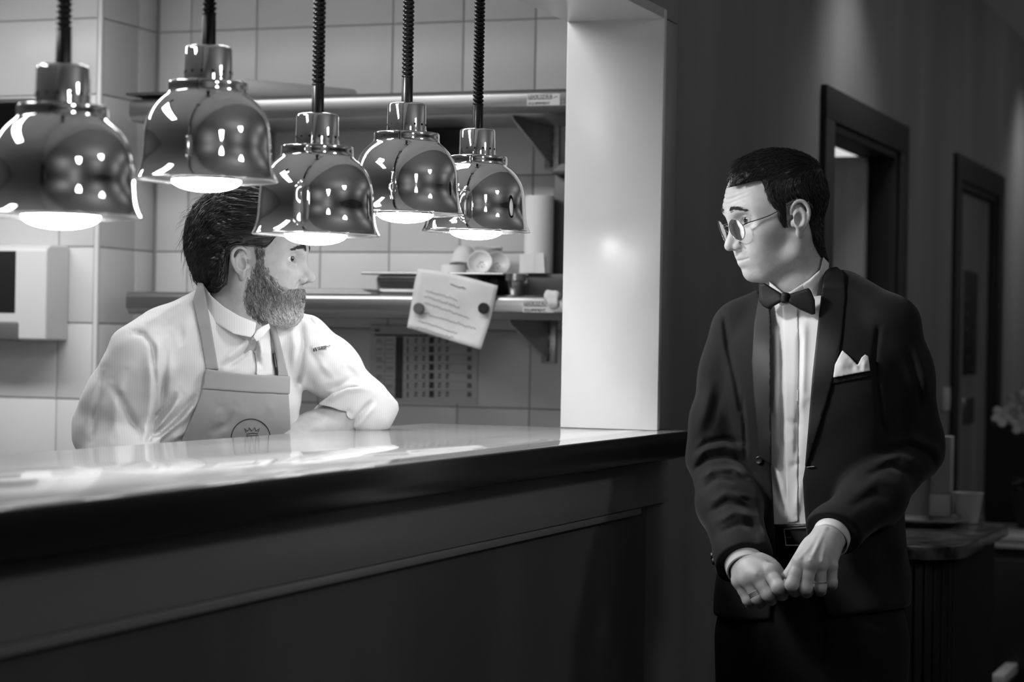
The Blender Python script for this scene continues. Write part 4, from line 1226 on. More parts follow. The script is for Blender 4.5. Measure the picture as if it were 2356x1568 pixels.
# --- shirt (inner torso)
lofW = [(-1.0, 0, 0, .155, .11, .11), (-.62, 0, 0, .190, .125, .12), (-.50, 0, 0, .187, .122, .12), (-.35, 0, 0, .172, .115, .115), (-.22, 0, .004, .178, .120, .118), (-.10, 0, .006, .188, .120, .118), (-.03, 0, 0, .185, .105, .11), (.02, 0, -.006, .150, .085, .095), (.05, 0, -.010, .095, .07, .08), (.075, 0, -.012, .06, .055, .06)]
torsW = s_frame(s_loft(lofW, 2.35, .02), MTw)
shirt0 = lambda p: torsW(p) + f32(.014)
shf = Folds()
for a in ((.004, 9, (1783, 740), (1785, 860), (1780, 960)), (-.004, 7, (1793, 730), (1797, 900), (1797, 1040)), (.004, 9, (1850, 730), (1846, 860), (1840, 960)), (-.004, 7, (1842, 760), (1838, 900), (1833, 1060)),
          (.004, 8, (1782, 1060), (1800, 1110), (1808, 1150)), (-.004, 7, (1778, 1100), (1795, 1150), (1810, 1190)), (.003, 9, (1845, 1090), (1838, 1140), (1830, 1190)), (.003, 14, (1815, 1000), (1830, 1020)), (-.003, 8, (1806, 960), (1850, 985)), (-.003, 8, (1810, 1080), (1845, 1060)), (.003, 8, (1850, 900), (1865, 930))): shf.add(*a)
for i_, b_ in enumerate(shf.b): shf.b[i_] = (b_[0] * 1.6, b_[1], b_[2])
shirt1 = s_noise(s_fold(shirt0, shf, 4.2), .0015, 35, 4)
lo, hi = bounds([P(1735, 640, 4.0), P(1930, 1260, 4.3), P(1735, 640, 4.3), P(1930, 1260, 4.0)], .03)
shirt = sdf_obj('dress_shirt', s_int(.01, s_sub(.004, shirt1, lambda p: neckW(p) - f32(.006)), px_poly([(1700, 640), (1950, 600), (1950, 1225), (1700, 1225)], 4.1)), lo, hi, .0030, M_shirt, wai)
plk = s_int(.0015, s_panel(shirt1, .0022, .002), px_poly([(1800, 690), (1836, 690), (1838, 860), (1836, 1000), (1836, 1200), (1812, 1203), (1807, 1000), (1804, 860)], 4.1), s_nearer(4.22))
sdf_obj('placket', plk, lo, hi, .0022, M_shirt, shirt)
# collar
neckT = s_union(.02, neckW, s_cap(loc2w(MW, (.03, 0, -.080)), P(1815, 668, 4.215), .022, .024))
nko = lambda p: neckW(p) - f32(.004)
cw = s_int(.0018, lambda p: np.abs(neckT(p) - f32(.0055)) - f32(.0028), px_poly([(1769, 646), (1801, 673), (1818, 671), (1861, 643), (1887, 620), (1894, 590), (1908, 606), (1903, 644), (1893, 688), (1876, 720), (1800, 712), (1772, 668)], 4.2))
lo2, hi2 = bounds([P(1755, 575, 4.05), P(1925, 725, 4.4), P(1755, 575, 4.4), P(1925, 725, 4.05)], .02)
sdf_obj('collar', cw, lo2, hi2, .0020, M_shirt, shirt)
wing = s_int(.0018, lambda p: np.abs(neckW(p) - f32(.0105)) - f32(.0028), px_poly([(1818, 674), (1861, 645), (1889, 618), (1884, 660), (1876, 694), (1862, 664), (1830, 672)], 4.2), s_nearer(4.27))
sdf_obj('collar_leaf', wing, lo2, hi2, .0020, M_shirt, shirt)

# --- jacket
def img_dir(dx, dy, dep): v = RGT * dx - UPV * dy - FWD * dep; return v / np.linalg.norm(v)
ccR, ddR = HZ(590, 905, 4.0), img_dir(.22, .66, .72)
ccL, ddL = HZ(1745, 505, 3.988), img_dir(-.33, .61, .72)
slR = s_chain([Rw_, P(1682, 860, 4.28), P(1660, 980, 4.26), ReW, P(1672, 1160, 4.13), ccR - ddR * .02, ccR], [.058, .058, .056, .056, .052, .0455, .0445], .03)
slL = s_chain([Lw_, P(2068, 860, 4.17), P(2084, 980, 4.19), LeW, P(2010, 1140, 4.08), ccL - ddL * .02, ccL], [.062, .060, .058, .058, .056, .0450, .0435], .03)
pad = s_union(.03, s_chain([TV(-.05, -.02, .055), Rw_ + UPV * .004], [.045, .052], .03), s_chain([TV(.05, -.02, .062), Lw_ + UPV * .006], [.05, .054], .03))
jk0 = s_union(.03, torsW, pad)
jk1 = s_union(.012, jk0, slR, slL)
jf = Folds()
for a in ((-.006, 6, (1665, 722), (1676, 800), (1694, 880), (1708, 960)),
          (.005, 14, (1640, 860), (1622, 940), (1604, 1010)), (-.004, 9, (1655, 900), (1640, 960), (1622, 1000)),
          (.008, 9, (1590, 1062), (1620, 1034), (1665, 1026), (1715, 1042)), (-.006, 6, (1598, 1046), (1625, 1018), (1668, 1008), (1712, 1018)),
          (-.006, 6, (1594, 1084), (1625, 1056), (1670, 1048), (1716, 1066)), (.006, 8, (1602, 1108), (1640, 1080), (1685, 1078), (1722, 1098)),
          (-.004, 6, (1612, 1128), (1650, 1100), (1700, 1108)), (.005, 8, (1628, 1160), (1670, 1134), (1728, 1150)), (-.005, 6, (1632, 1180), (1675, 1152), (1732, 1170)),
          (.006, 8, (1640, 1206), (1690, 1178), (1738, 1192)), (-.004, 6, (1650, 1228), (1700, 1204), (1742, 1214)), (.003, 20, (1665, 1120), (1690, 1240)),
          (-.006, 6, (2022, 742), (2012, 830), (2022, 920), (2032, 1000)),
          (.006, 10, (2040, 1022), (2095, 1006), (2150, 1030), (2170, 1060)), (-.005, 7, (2030, 1040), (2090, 1024), (2140, 1048), (2160, 1075)), (.005, 10, (2000, 1070), (2070, 1046), (2130, 1076)),
          (-.005, 8, (1985, 1098), (2050, 1070), (2110, 1100)), (.004, 12, (1960, 1140), (2020, 1104), (2070, 1120)), (-.004, 9, (1950, 1170), (2010, 1136), (2050, 1150)),
          (.005, 12, (2100, 780), (2125, 850), (2135, 930)), (-.004, 8, (2090, 810), (2112, 880), (2118, 940)),
          (-.004, 4, (1708, 905), (1714, 1000), (1716, 1060)), (-.005, 4, (1698, 1140), (1728, 1156)),
          (.005, 18, (1735, 1080), (1755, 1190), (1768, 1290)), (-.004, 12, (1718, 1160), (1736, 1250), (1742, 1330)),
          (.004, 20, (2060, 1190), (2085, 1290), (2100, 1380)), (-.004, 18, (2010, 1200), (2040, 1300), (2050, 1395))): jf.add(*a)
for i_, b_ in enumerate(jf.b): jf.b[i_] = (b_[0] * 1.25, b_[1], b_[2])
jk2 = s_noise(s_fold(jk1, jf, 4.27), .0018, 26, 8)
opening = [(1760, 600), (1758, 650), (1772, 700), (1774, 737), (1773, 895), (1774, 1071), (1779, 1150), (1784, 1260), (1782, 1330), (1770, 1440), (1915, 1440), (1880, 1330), (1856, 1230), (1849, 1150), (1847, 1103), (1853, 1071), (1859, 989), (1869, 863), (1884, 725), (1892, 650), (1905, 600)]
cut = s_int(.0, px_poly(opening, 4.15), s_nearer(4.215))
jk3 = s_sub(.004, jk2, cut)
# hem, cuffs and neck hole
zhem = P(1880, 1402, 4.2)[2]
jk3 = s_int(.008, jk3, lambda p: f32(zhem) - p[:, 2] + f32(.02) * np.sin(p[:, 0] * 7).astype(f32))
jk3 = s_sub(.004, jk3, lambda p: neckW(p) - f32(.0165))
def sleeve_end(c, d): return lambda p: np.maximum(-((p - _p(c)) @ _p(d)), np.sqrt(((p - _p(c)) ** 2).sum(1)) - f32(.068))
jk3 = s_sub(.003, jk3, sleeve_end(ccR - ddR * .017, ddR), sleeve_end(ccL - ddL * .017, ddL))
lo, hi = bounds([TV(-.27, .16, -.60), TV(.27, -.15, .10), ReW, LeW, wrR, wrL], .08)
jacket = sdf_obj('dinner_jacket', jk3, lo, hi, .0034, M_wool, wai)
def panel(name, off, th, poly, tn, m, parent, h=.0022, base=jk2, rnd=.0015):
    xs = [q[0] for q in poly]; ys = [q[1] for q in poly]
    lo, hi = bounds([P(x, y, t) for x in (min(xs), max(xs)) for y in (min(ys), max(ys)) for t in (tn - .22, tn)], .01)
    return sdf_obj(name, s_int(rnd, s_panel(base, off, th), px_poly(poly, tn - .08), s_nearer(tn)), lo, hi, h, m, parent)
jb = lambda p: jk2(p)
panel('lapel', .004, .004, [(1893, 650), (1900, 612), (1908, 604), (1925, 612), (1942, 628), (1945, 680), (1936, 780), (1919, 863), (1900, 933), (1876, 1010), (1857, 1071), (1852, 1071), (1859, 989), (1869, 863), (1884, 725)], 4.24, M_satin, jacket)
panel('lapel', .004, .004, [(1757, 655), (1749, 664), (1735, 740), (1729, 832), (1733, 900), (1740, 970), (1747, 1052), (1760, 1060), (1775, 1071), (1774, 895), (1775, 737), (1771, 700)], 4.27, M_satin, jacket)
panel('breast_pocket', .0025, .003, [(1912, 868), (2004, 851), (2005, 866), (1914, 884)], 4.22, M_wool, jacket)
sq = panel('pocket_square', .006, .008, [(1917, 869), (1921, 838), (1938, 805), (1955, 820), (1973, 840), (1982, 822), (1990, 815), (1998, 819), (2002, 853)], 4.22, M_shirt, jacket, h=.002, base=s_fold(jk2, Folds().add(.006, 10, (1940, 815), (1932, 865)).add(-.006, 7, (1958, 830), (1966, 860)).add(.005, 6, (1992, 820), (1986, 855)).add(-.005, 5, (1978, 835), (1980, 858)), 4.3))
def disc(name, px, py, r, base, m, parent, off=.002, th=.003):
    p, t = hit(base, px, py); n = sdf_grad(base, p[None].astype(f32), .004)[0]
    q = Vector((0, 0, 1)).rotation_difference(Vector(n)).to_matrix().to_4x4()
    bm = bmesh.new(); add_lathe(bm, [(r * .3, th * .7), (r * .8, th), (r, th * .6), (r, -.002)], n=20, caps=(True, True))
    bmesh.ops.transform(bm, matrix=Matrix.Translation(Vector(p + n * off)) @ q, verts=bm.verts)
    return from_bm(name, bm, m, parent, sharp=math.radians(50))
disc('jacket_button', 1748, 1058, .0075, jk2, M_leather, jacket)
tube('button_hole', [hit(jk2, 1856, 1074)[0] - FWD * .0035, hit(jk2, 1873, 1072)[0] - FWD * .0035], .0011, M_ring, jacket, n=6)
for k in range(4): disc('sleeve_button', 1634 + 3 * k, 1252 + 13 * k, .0062, slR, M_leather, jacket, off=.001)
# --- cuffs
def cuff(c, a, r, l, th):
    bm = bmesh.new()
    add_lathe(bm, [(r, 0), (r + th, .001), (r + th, l - .001), (r, l)] , n=40); add_lathe(bm, [(r, l), (r - .001, l), (r - .001, 0), (r, 0)], n=40)
    q = Vector((0, 0, 1)).rotation_difference(Vector(a)).to_matrix().to_4x4()
    bmesh.ops.transform(bm, matrix=Matrix.Translation(Vector(c)) @ q @ Matrix.Scale(.86, 4, Vector((1, 0, 0))), verts=bm.verts)
    return from_bm('shirt_cuff', bm, M_shirt, shirt, sharp=math.radians(50))
cuff(ccR, -ddR, .0400, .05, .002)
cuff(ccL, -ddL, .0375, .05, .002)
# --- rings, belt, bow tie
def finger_ring(a, b, k, r, w, parent):
    a = np.array(a); b = np.array(b); c = a + (b - a) * k; d = (b - a) / np.linalg.norm(b - a)
    q = Vector((0, 0, 1)).rotation_difference(Vector(d)).to_matrix().to_4x4()
    bm = bmesh.new(); add_lathe(bm, [(r, -w), (r + .0012, -w * .7), (r + .0012, w * .7), (r, w)], n=32)
    bmesh.ops.transform(bm, matrix=Matrix.Translation(Vector(c)) @ q, verts=bm.verts)
    return from_bm('ring', bm, M_ring, parent, sharp=math.radians(60))
finger_ring(FL[2][0], FL[2][1], .80, .0113, .0013, bodyW)
for k, w in ((.70, .0009), (.78, .0009), (.86, .0009)): finger_ring(FR[2][0], FR[2][1], k, .0116, w, bodyW)
belt = panel('belt', .003, .004, [(1740, 1206), (1860, 1204), (1900, 1200), (1905, 1252), (1860, 1256), (1740, 1258)], 4.24, M_leather, wai, base=lambda p: torsW(p) + f32(.016))
bk = [hit(lambda p: torsW(p) + f32(.010), x, y)[0] - FWD * .004 for x, y in ((1862, 1213), (1803, 1216), (1808, 1254), (1862, 1253))]
tube('buckle', bk, .0016, M_ring, belt, n=8)
tube('buckle_pin', [bk[1] * .5 + bk[2] * .5, bk[1] * .5 + bk[2] * .5 + RGT * .012], .0012, M_ring, belt, n=6)
# bow tie: two wings and a knot
kc = P(1807, 685, 4.145)
ax_b = (P(1862, 692, 4.135) - P(1755, 680, 4.185)); ax_b /= np.linalg.norm(ax_b)
def bow_wing(poly, t0, sgn):
    def f(p):
        x, y, t = proj_pts(p)
        d2 = poly_sd(x, y, poly) * (4.15 / F_PX)
        u = np.clip(np.abs(x - 1807) / 60.0, 0, 1)
        tc = t0 + (x - 1807) * (-.00018 if sgn > 0 else -.00045) + .006 * u
        th = .004 + .009 * u ** .8
        fold = .0022 * np.sin((y - 685 - (x - 1807) * .1) / (5 + 9 * u)) * (1 - u * .6)
        return smax(d2.astype(f32), (np.abs(t - tc + fold) - th).astype(f32), .006)
    return f
tie = empty('bow_tie', kc); tie.parent = wai; tie.matrix_parent_inverse = wm(wai).inverted()
lo, hi = bounds([P(1735, 640, 4.08), P(1885, 735, 4.24), P(1735, 735, 4.24), P(1885, 640, 4.08)], .01)
sdf_obj('bow_wing', bow_wing([(1746, 652), (1760, 651), (1800, 676), (1802, 692), (1768, 711), (1755, 704), (1746, 692)], 4.145, -1), lo, hi, .0019, M_bow, tie)
sdf_obj('bow_wing', bow_wing([(1812, 677), (1860, 662), (1866, 668), (1875, 690), (1876, 722), (1868, 724), (1840, 712), (1812, 695)], 4.145, 1), lo, hi, .0019, M_bow, tie)
sdf_obj('bow_knot', s_frame(s_box((0, 0, 0), (.0072, .010, .0105), None, .006), frame_from(kc, ax_b, UPV)), lo, hi, .0016, M_bow, tie)
# --- trousers and shoes
hipc = TV(0, 0, -.52)
trw = s_union(.03, s_frame(s_loft([(-.72, 0, 0, .165, .11, .115), (-.55, 0, 0, .175, .115, .12), (-.385, 0, 0, .152, .100, .10)], 2.3, .02), MTw),
              *[s_chain([TV(s * .088, 0, -.60), TV(s * .098, .005, -.95), TV(s * .105, 0, -1.36) * np.array([1, 1, 0]) + np.array([0, 0, .06])], [.098, .078, .062], .02) for s in (1, -1)])
trw = s_fold(trw, Folds().add(.006, 14, (1760, 1400), (1750, 1568)).add(-.006, 14, (1890, 1400), (1885, 1568)).add(.005, 16, (1990, 1430), (1980, 1568)), 4.3)
lo, hi = bounds([TV(-.2, .13, -.38), TV(.2, -.13, -.38), TV(-.2, .13, -1.36) * np.array([1, 1, 0]), TV(.2, -.13, -1.3) * np.array([1, 1, 0])], .03)
sdf_obj('trousers', trw, lo, hi, .007, M_trs, wai)
for s in (1, -1):
    fp = TV(s * .105, 0, -1.36) * np.array([1, 1, 0])
    sh = s_int(.01, s_union(.03, s_ell(fp + np.array([0, 0, .05]), (.048, .048, .055)), s_ell(fp + fw * .10 + np.array([0, 0, .028]), (.055, .055, .04))), lambda p: -p[:, 2])
    lo, hi = bounds([fp, fp + fw * .16], .09)
    sdf_obj('shoe', sh, lo, hi, .008, M_leather, wai)
# --- small white thing between the fingers
sl = tube('paper_slip', [HZ(1105, 1062, 3.915), HZ(1175, 1070, 3.912)], .0040, mat('white_paper', .8, .6), None, n=10)
tag(sl, 'tiny white rolled paper held between the fingertips of both hands', 'paper')

# --- eyeglasses
gl = empty('eyeglasses', loc2w(MW, (.10, 0, .012))); tag(gl, 'thin metal rimmed glasses worn by the man in the dinner jacket', 'glasses')
M_wire = mat('wire_rim', .25, .25, metal=1.0)
def glass_mat():
    m = bpy.data.materials.new('spectacle_lens'); m.use_nodes = True; nt = m.node_tree; nt.nodes.clear()
    o = nt.nodes.new('ShaderNodeOutputMaterial'); t = nt.nodes.new('ShaderNodeBsdfTransparent'); g = nt.nodes.new('ShaderNodeBsdfGlossy'); x = nt.nodes.new('ShaderNodeMixShader'); fr = nt.nodes.new('ShaderNodeFresnel')
    g.inputs['Roughness'].default_value = .02; fr.inputs['IOR'].default_value = 1.5
    nt.links.new(fr.outputs[0], x.inputs[0]); nt.links.new(t.outputs[0], x.inputs[1]); nt.links.new(g.outputs[0], x.inputs[2]); nt.links.new(x.outputs[0], o.inputs[0])
    return m
M_lens = glass_mat()
GX, GZ = .1105, .0035           # worn low on the nose
tilt = .16
for s in (1, -1):
    cy = s * .0335
    ring = []
    for a in np.linspace(0, 2 * math.pi, 40, endpoint=False):
        ry = .0220 * math.cos(a); rz = .0200 * math.sin(a) * (1.0 if math.sin(a) > 0 else 1.08)
        ring.append((GX - abs(cy + ry) ** 2 * 3.2 + rz * tilt - .0, cy + ry, GZ + rz))
    ringw = [loc2w(MW, q) for q in ring]
    tube('rim', ringw + ringw[:2], .00085, M_wire, gl, n=6)
    bm = bmesh.new(); vs = [bm.verts.new(Vector(q)) for q in ringw]; cv = bm.verts.new(Vector(loc2w(MW, (GX - cy * cy * 3.2 + .0012, cy, GZ))))
    for i in range(40): bm.faces.new((vs[i], vs[(i + 1) % 40], cv))
    from_bm('lens', bm, M_lens, gl, smooth=True)
    hx = GX - abs(cy + s * .0215) ** 2 * 3.2
    tube('temple', spline([loc2w(MW, q) for q in ((hx + .001, s * .0545, GZ + .007), (hx - .004, s * .0600, GZ + .009), (.055, s * .0720, .0185), (.020, s * .0795, .0300), (.004, s * .0815, .0345), (-.012, s * .0800, .030), (-.022, s * .078, .012))], 26), .0010, M_wire, gl, n=6)
    tube('hinge', [loc2w(MW, (hx + .001, s * .0540, GZ + .007)), loc2w(MW, (hx - .006, s * .0605, GZ + .0092))], .0016, M_wire, gl, n=8)
    tube('nose_pad', spline([loc2w(MW, q) for q in ((GX - .001, s * .0125, GZ + .002), (GX - .004, s * .0105, GZ - .002), (GX - .006, s * .0100, GZ - .005))], 6), .0012, M_wire, gl, n=6)
tube('bridge', spline([loc2w(MW, q) for q in ((GX - .0012, .0125, GZ + .006), (GX + .0015, 0, GZ + .0095), (GX - .0012, -.0125, GZ + .006))], 10), .00085, M_wire, gl, n=6)
# ================================================================== kitchen shelves and what stands on them
M_print = mat('printed_ink', 0.03, 0.8)
M_paper = mat('note_paper', 0.62, 0.8, noise=(14, 3, 0.56, 0.68, (1, 1, 1)), bump=(20, .25, .004, (1, 1, 1)))
M_porc = mat('white_porcelain', 0.72, 0.25)
M_steel2 = mat('steel_polished', 0.6, 0.22, metal=1.0)
def steel_shelf(zt, lab):
    s = empty('wall_shelf', (-2.2, 5.2, zt)); tag(s, lab, 'shelf', 'steel wall shelves')
    pr = [(5.345, zt), (5.012, zt), (5.004, zt - .004), (5.0, zt - .012), (5.0, zt - .040), (5.016, zt - .057), (5.345, zt - .057)]
    prism('shelf_board', [(-2.945, y, z) for y, z in pr], (1.36, 0, 0), M_steel, s, bevel=.001, seg=1)
    for x in (-2.72, -1.907):
        r = box('upright', (x - .019, 5.333, zt - .165), (x + .019, 5.349, zt + .03 if zt > 1.8 else zt - .057), M_steel, s, bevel=.001)
        for k in range(5):
            if zt - .16 + k * .032 < zt - .06: box('slot', (x - .004, 5.3315, zt - .16 + k * .034), (x + .004, 5.3345, zt - .14 + k * .034), M_dark, r)
        prism('bracket', [(x - .002, 5.332, zt - .058), (x - .002, 5.045, zt - .058), (x - .002, 5.055, zt - .068), (x - .002, 5.325, zt - .155), (x - .002, 5.332, zt - .155)], (.004, 0, 0), M_steel, s)
    for nm, a, b in (('sticker', 1213, 1288), ('sticker', 1203, 1275)):
        if (zt > 1.8) == (a == 1213):
            y0, y1 = (213, 240) if zt > 1.8 else (692, 719)
            c0, c1 = PY(a, (y0 + y1) / 2, 4.9985), PY(b, (y0 + y1) / 2, 4.9985)
            h = .027; zc = zt - .027
            st = box('sticker', (c0[0], 4.9985, zc - h / 2), (c1[0], 5.0005, zc + h / 2), mat('sticker_white', .55, .5), s)
            w = c1[0] - c0[0]
            box('sticker_band', (c0[0] + .003, 4.9978, zc + .001), (c0[0] + w * .76, 4.999, zc + h / 2 - .0015), mat('sticker_band', .12, .5), st)
            text_obj('sticker_text', 'TOURNUS', .0122, (c0[0] + .0035, 4.9972, zc + .0028), (1, 0, 0), (0, 0, 1), mat('sticker_letter', .7, .5), st)
            text_obj('sticker_text', 'EQUIPEMENT', .0092, (c0[0] + .0035, 4.9978, zc - .0112), (1, 0, 0), (0, 0, 1), M_print, st)
            tube('sticker_stroke', [(c0[0] + w * .80, 4.998, zc + .004), (c0[0] + w * .93, 4.998, zc + .008)], .0007, M_print, st, n=5)
    return s
steel_shelf(1.985, 'upper steel wall shelf with a maker sticker, carrying a rolled tube')
steel_shelf(1.490, 'lower steel wall shelf with a note held by magnets, carrying pans and bowls')
# rolled tube on the upper shelf
a = PY(556, 186, 5.03); b = PY(812, 196, 5.31); a[2] = 1.985 + .0245; b[2] = 1.985 + .0245
rt = empty('paper_roll', a); tag(rt, 'rolled tube of baking paper lying across the upper steel shelf', 'paper roll')
d = (b - a) / np.linalg.norm(b - a); L = np.linalg.norm(b - a)
bm = bmesh.new(); add_lathe(bm, [(.017, 0), (.0235, 0), (.0243, .003), (.0243, L - .002), (.0235, L), (.017, L), (.017, 0)], n=40)
bmesh.ops.transform(bm, matrix=Matrix.Translation(Vector(a)) @ Vector((0, 0, 1)).rotation_difference(Vector(d)).to_matrix().to_4x4(), verts=bm.verts)
from_bm('rolled_paper', bm, mat('roll_paper', .45, .6), rt, sharp=math.radians(50))
bm = bmesh.new(); add_lathe(bm, [(.0225, .0005), (.0160, -.001), (.0160, L)], n=32)
bmesh.ops.transform(bm, matrix=Matrix.Translation(Vector(a)) @ Vector((0, 0, 1)).rotation_difference(Vector(d)).to_matrix().to_4x4(), verts=bm.verts)
from_bm('cardboard_core', bm, mat('core_card', .2, .9), rt, sharp=math.radians(50))
# baking tray at the left end of the upper shelf
def tray(name, x0, x1, y0, y1, z0, z1, flare, m, lab, cat, rim=.004):
    t = empty(name, ((x0 + x1) / 2, (y0 + y1) / 2, z0)); tag(t, lab, cat)
    bm = bmesh.new()
    def loop(d, z): return [bm.verts.new((x, y, z)) for x, y in ((x0 - d, y0 - d), (x1 + d, y0 - d), (x1 + d, y1 + d), (x0 - d, y1 + d))]
    ls = [loop(-.0015, z0 + .0015), loop(flare - .0015, z1), loop(flare + .012, z1), loop(flare + .012, z1 + rim * .5), loop(flare + .012, z1 - rim), loop(flare, z1 - rim), loop(0, z0)]
    bm.faces.new(ls[0]); bm.faces.new(ls[-1][::-1])
    for p, q in zip(ls, ls[1:]):
        for k in range(4): bm.faces.new((p[k], p[(k + 1) % 4], q[(k + 1) % 4], q[k]))
    from_bm('tray_body', bm, m, t, sharp=math.radians(30))
    return t
c = PY(352, 215, 5.06)
tray('oven_tray', c[0] - .008, c[0] + .20, 5.04, 5.28, 1.9855, 1.999, .026, M_dark, 'shallow dark oven tray on the left end of the upper shelf', 'tray')
# gastronorm pan on the lower shelf
ga = PY(866, 645, 5.06)[0]; gb = PY(1108, 645, 5.06)[0]
gp = empty('steel_pan', ((ga + gb) / 2, 5.17, 1.49)); tag(gp, 'deep steel gastronorm pan with a flat lid on the lower shelf', 'pan')
bm = bmesh.new(); add_box(bm, (ga, 5.04, 1.4905), (gb, 5.30, 1.539), .016, 4)
for v in bm.verts:
    k = (1.539 - v.co.z) / .05; v.co.x += (.008 if v.co.x < (ga + gb) / 2 else -.008) * k
from_bm('pan_body', bm, M_steel2, gp, sharp=math.radians(60))
l0 = PY(832, 622, 5.02)[0]; l1 = PY(1160, 622, 5.02)[0]
box('pan_lid', (l0, 5.015, 1.5385), (l1, 5.33, 1.5445), M_steel2, gp, bevel=.002)
# bowls and ramekins on the lid
def bowl(name, px, py, Y, r, h, tilt, az, lab, cat, m=M_porc, dots=False, base_z=1.5448, ribs=False):
    c = PY(px, py, Y)
    prof = [(r * .45, 0), (r * .62, .002), (r * .86, h * .45), (r, h), (r * 1.03, h + .001), (r * .96, h + .0005), (r * .82, h * .5), (r * .55, .004), (.0005, .003)]
    if ribs: prof = [(r * .9, 0)] + [(r * (1.0 if k % 2 else .965), h * (k + .5) / 12) for k in range(12)] + [(r, h), (r * .93, h), (r * .9, .004), (.0005, .004)]
    bm = bmesh.new(); add_lathe(bm, prof, n=40, caps=(True, False))
    R = Matrix.Rotation(az, 4, 'Z') @ Matrix.Rotation(tilt, 4, 'X')
    bmesh.ops.transform(bm, matrix=R, verts=bm.verts)
    zmin = min(v.co.z for v in bm.verts)
    cx = sum(v.co.x for v in bm.verts) / len(bm.verts); cy = sum(v.co.y for v in bm.verts) / len(bm.verts)
    off = Vector((c[0] - cx, Y - cy, base_z - zmin))
    bmesh.ops.translate(bm, vec=off, verts=bm.verts)
    o = from_bm(name, bm, m, None, sharp=math.radians(50)); tag(o, lab, cat, 'white porcelain on the lower shelf')
    if dots:
        bd = bmesh.new()
        rr = random.Random(3)
        for k in range(26):
            x, y = rr.uniform(-.4, .4) * r, rr.uniform(-.28, .28) * r
            zz = .0032 + max(0, (math.hypot(x, y) - r * .5) / r) * h * .5
            q = Matrix.Translation(off) @ R @ Matrix.Translation((x, y, zz))
            bmesh.ops.create_cone(bd, cap_ends=True, segments=6, radius1=.0014, radius2=.0014, depth=.001, matrix=q)
        dd = from_bm('dot_print', bd, mat('grey_glaze', .22, .5), o); dd['kind'] = 'stuff'
    return o
TL_ = math.radians
bowl('ramekin', 1043, 609, 5.14, .034, .022, 0, 0, 'ribbed white ramekin lying flat left of the tilted bowls', 'ramekin', ribs=True)
bowl('porcelain_cup', 1068, 580, 5.20, .034, .048, TL_(165), 0, 'upturned white porcelain cup behind the patterned bowls', 'cup', base_z=1.558)
bowl('porcelain_bowl', 1105, 604, 5.12, .030, .020, TL_(70), TL_(10), 'patterned white bowl on edge, in front of the other bowls', 'bowl', dots=True)
bowl('porcelain_bowl', 1143, 590, 5.16, .030, .022, TL_(68), TL_(35), 'patterned white bowl on edge at the right, nearest the paper towel', 'bowl', dots=True)
bowl('porcelain_cup', 1125, 560, 5.26, .036, .070, TL_(6), 0, 'tall pale cup standing behind the patterned bowls', 'cup')
# papers left of the pan
p0, p1 = PY(690, 665, 5.05)[0], PY(860, 665, 5.05)[0]
for k in range(4):
    o = box('paper_booklet', (p0 + .006 * (k % 2), 5.03 + .008 * k, 1.4905 + .0035 * k), (p1 - .012 * k, 5.24, 1.4938 + .0035 * k), M_paper if k % 2 == 0 else mat('booklet_cover', .3, .6), None, bevel=.0008)
    tag(o, ['bottom booklet', 'second booklet from the bottom', 'third booklet from the bottom', 'top booklet'][k] + ' of the thin stack left of the steel pan', 'booklet', 'booklets on the lower shelf')
# dark container and steel cup right of the pan
c0, c1 = PY(1112, 650, 5.2)[0], PY(1172, 650, 5.2)[0]
dk = box('dark_container', (c0 + .012, 5.13, 1.4905), (c1 - .004, 5.30, 1.535), M_dark, None, bevel=.004); tag(dk, 'black plastic container between the steel pan and the steel cup', 'container')
c = PY(1186, 650, 5.045)
cupb = empty('steel_cup', (c[0], 5.045, 1.4905)); tag(cupb, 'small flared steel cup at the right end of the lower shelf', 'cup')
lathe('cup_body', [(.014, 0), (.016, .002), (.020, .030), (.0215, .034), (.026, .036), (.027, .052), (.025, .052), (.0245, .038), (.019, .034), (.015, .004), (.0005, .003)], (c[0], 5.045, 1.4905), M_steel2, cupb, n=32, caps=(True, False))
# dark appliance with tall head, paper towel roll
x0, x1 = PY(1188, 650, 5.14)[0], XI - .012
ap = empty('kitchen_machine', ((x0 + x1) / 2, 5.25, 1.49)); tag(ap, 'dark kitchen machine with slanted neck beside the white jamb', 'machine')
M_mach = mat('machine_grey', .06, .4)
box('machine_base', (x0 + .02, 5.16, 1.4905), (x1, 5.33, 1.548), M_mach, ap, bevel=.004)
n0 = PY(1270, 590, 5.24); n1 = PY(1282, 400, 5.24)
prism('machine_neck', [(n0[0], 5.22, 1.548), (x1, 5.22, 1.548), (x1, 5.22, n1[2]), (n1[0], 5.22, n1[2])], (0, .09, 0), M_mach, ap, bevel=.003)
h0 = PY(1272, 402, 5.2); h1 = PY(1285, 375, 5.2)
prism('machine_head', [(h0[0], 5.19, h0[2]), (x1, 5.19, h0[2]), (x1, 5.19, h1[2] + .012), (h1[0] + .01, 5.19, h1[2]), (h0[0], 5.19, h0[2] + .012)], (0, .13, 0), M_mach, ap, bevel=.003)
pc = PY(1252, 540, 5.22); zb, zt_ = 1.5485, PY(1252, 453, 5.22)[2]
pt = empty('paper_towel_roll', (pc[0], 5.20, zb)); tag(pt, 'upright white paper towel roll in front of the dark machine', 'paper towel')
lathe('towel_roll', [(.016, 0), (.0355, 0), (.0362, .004), (.0362, zt_ - zb - .004), (.035, zt_ - zb), (.016, zt_ - zb), (.016, 0)], (pc[0], 5.182, zb), mat('towel_paper', .72, .9, bump=(60, .3, .002, (1, 1, 1))), pt, n=40)
prism('loose_sheet', [(pc[0] - .0366, 5.1465, zb), (pc[0] + .030, 5.1465, zb), (pc[0] + .026, 5.1465, zb + .05), (pc[0] - .0366, 5.1465, zb + .046)], (0, .0012, 0), MATS['towel_paper'], pt)
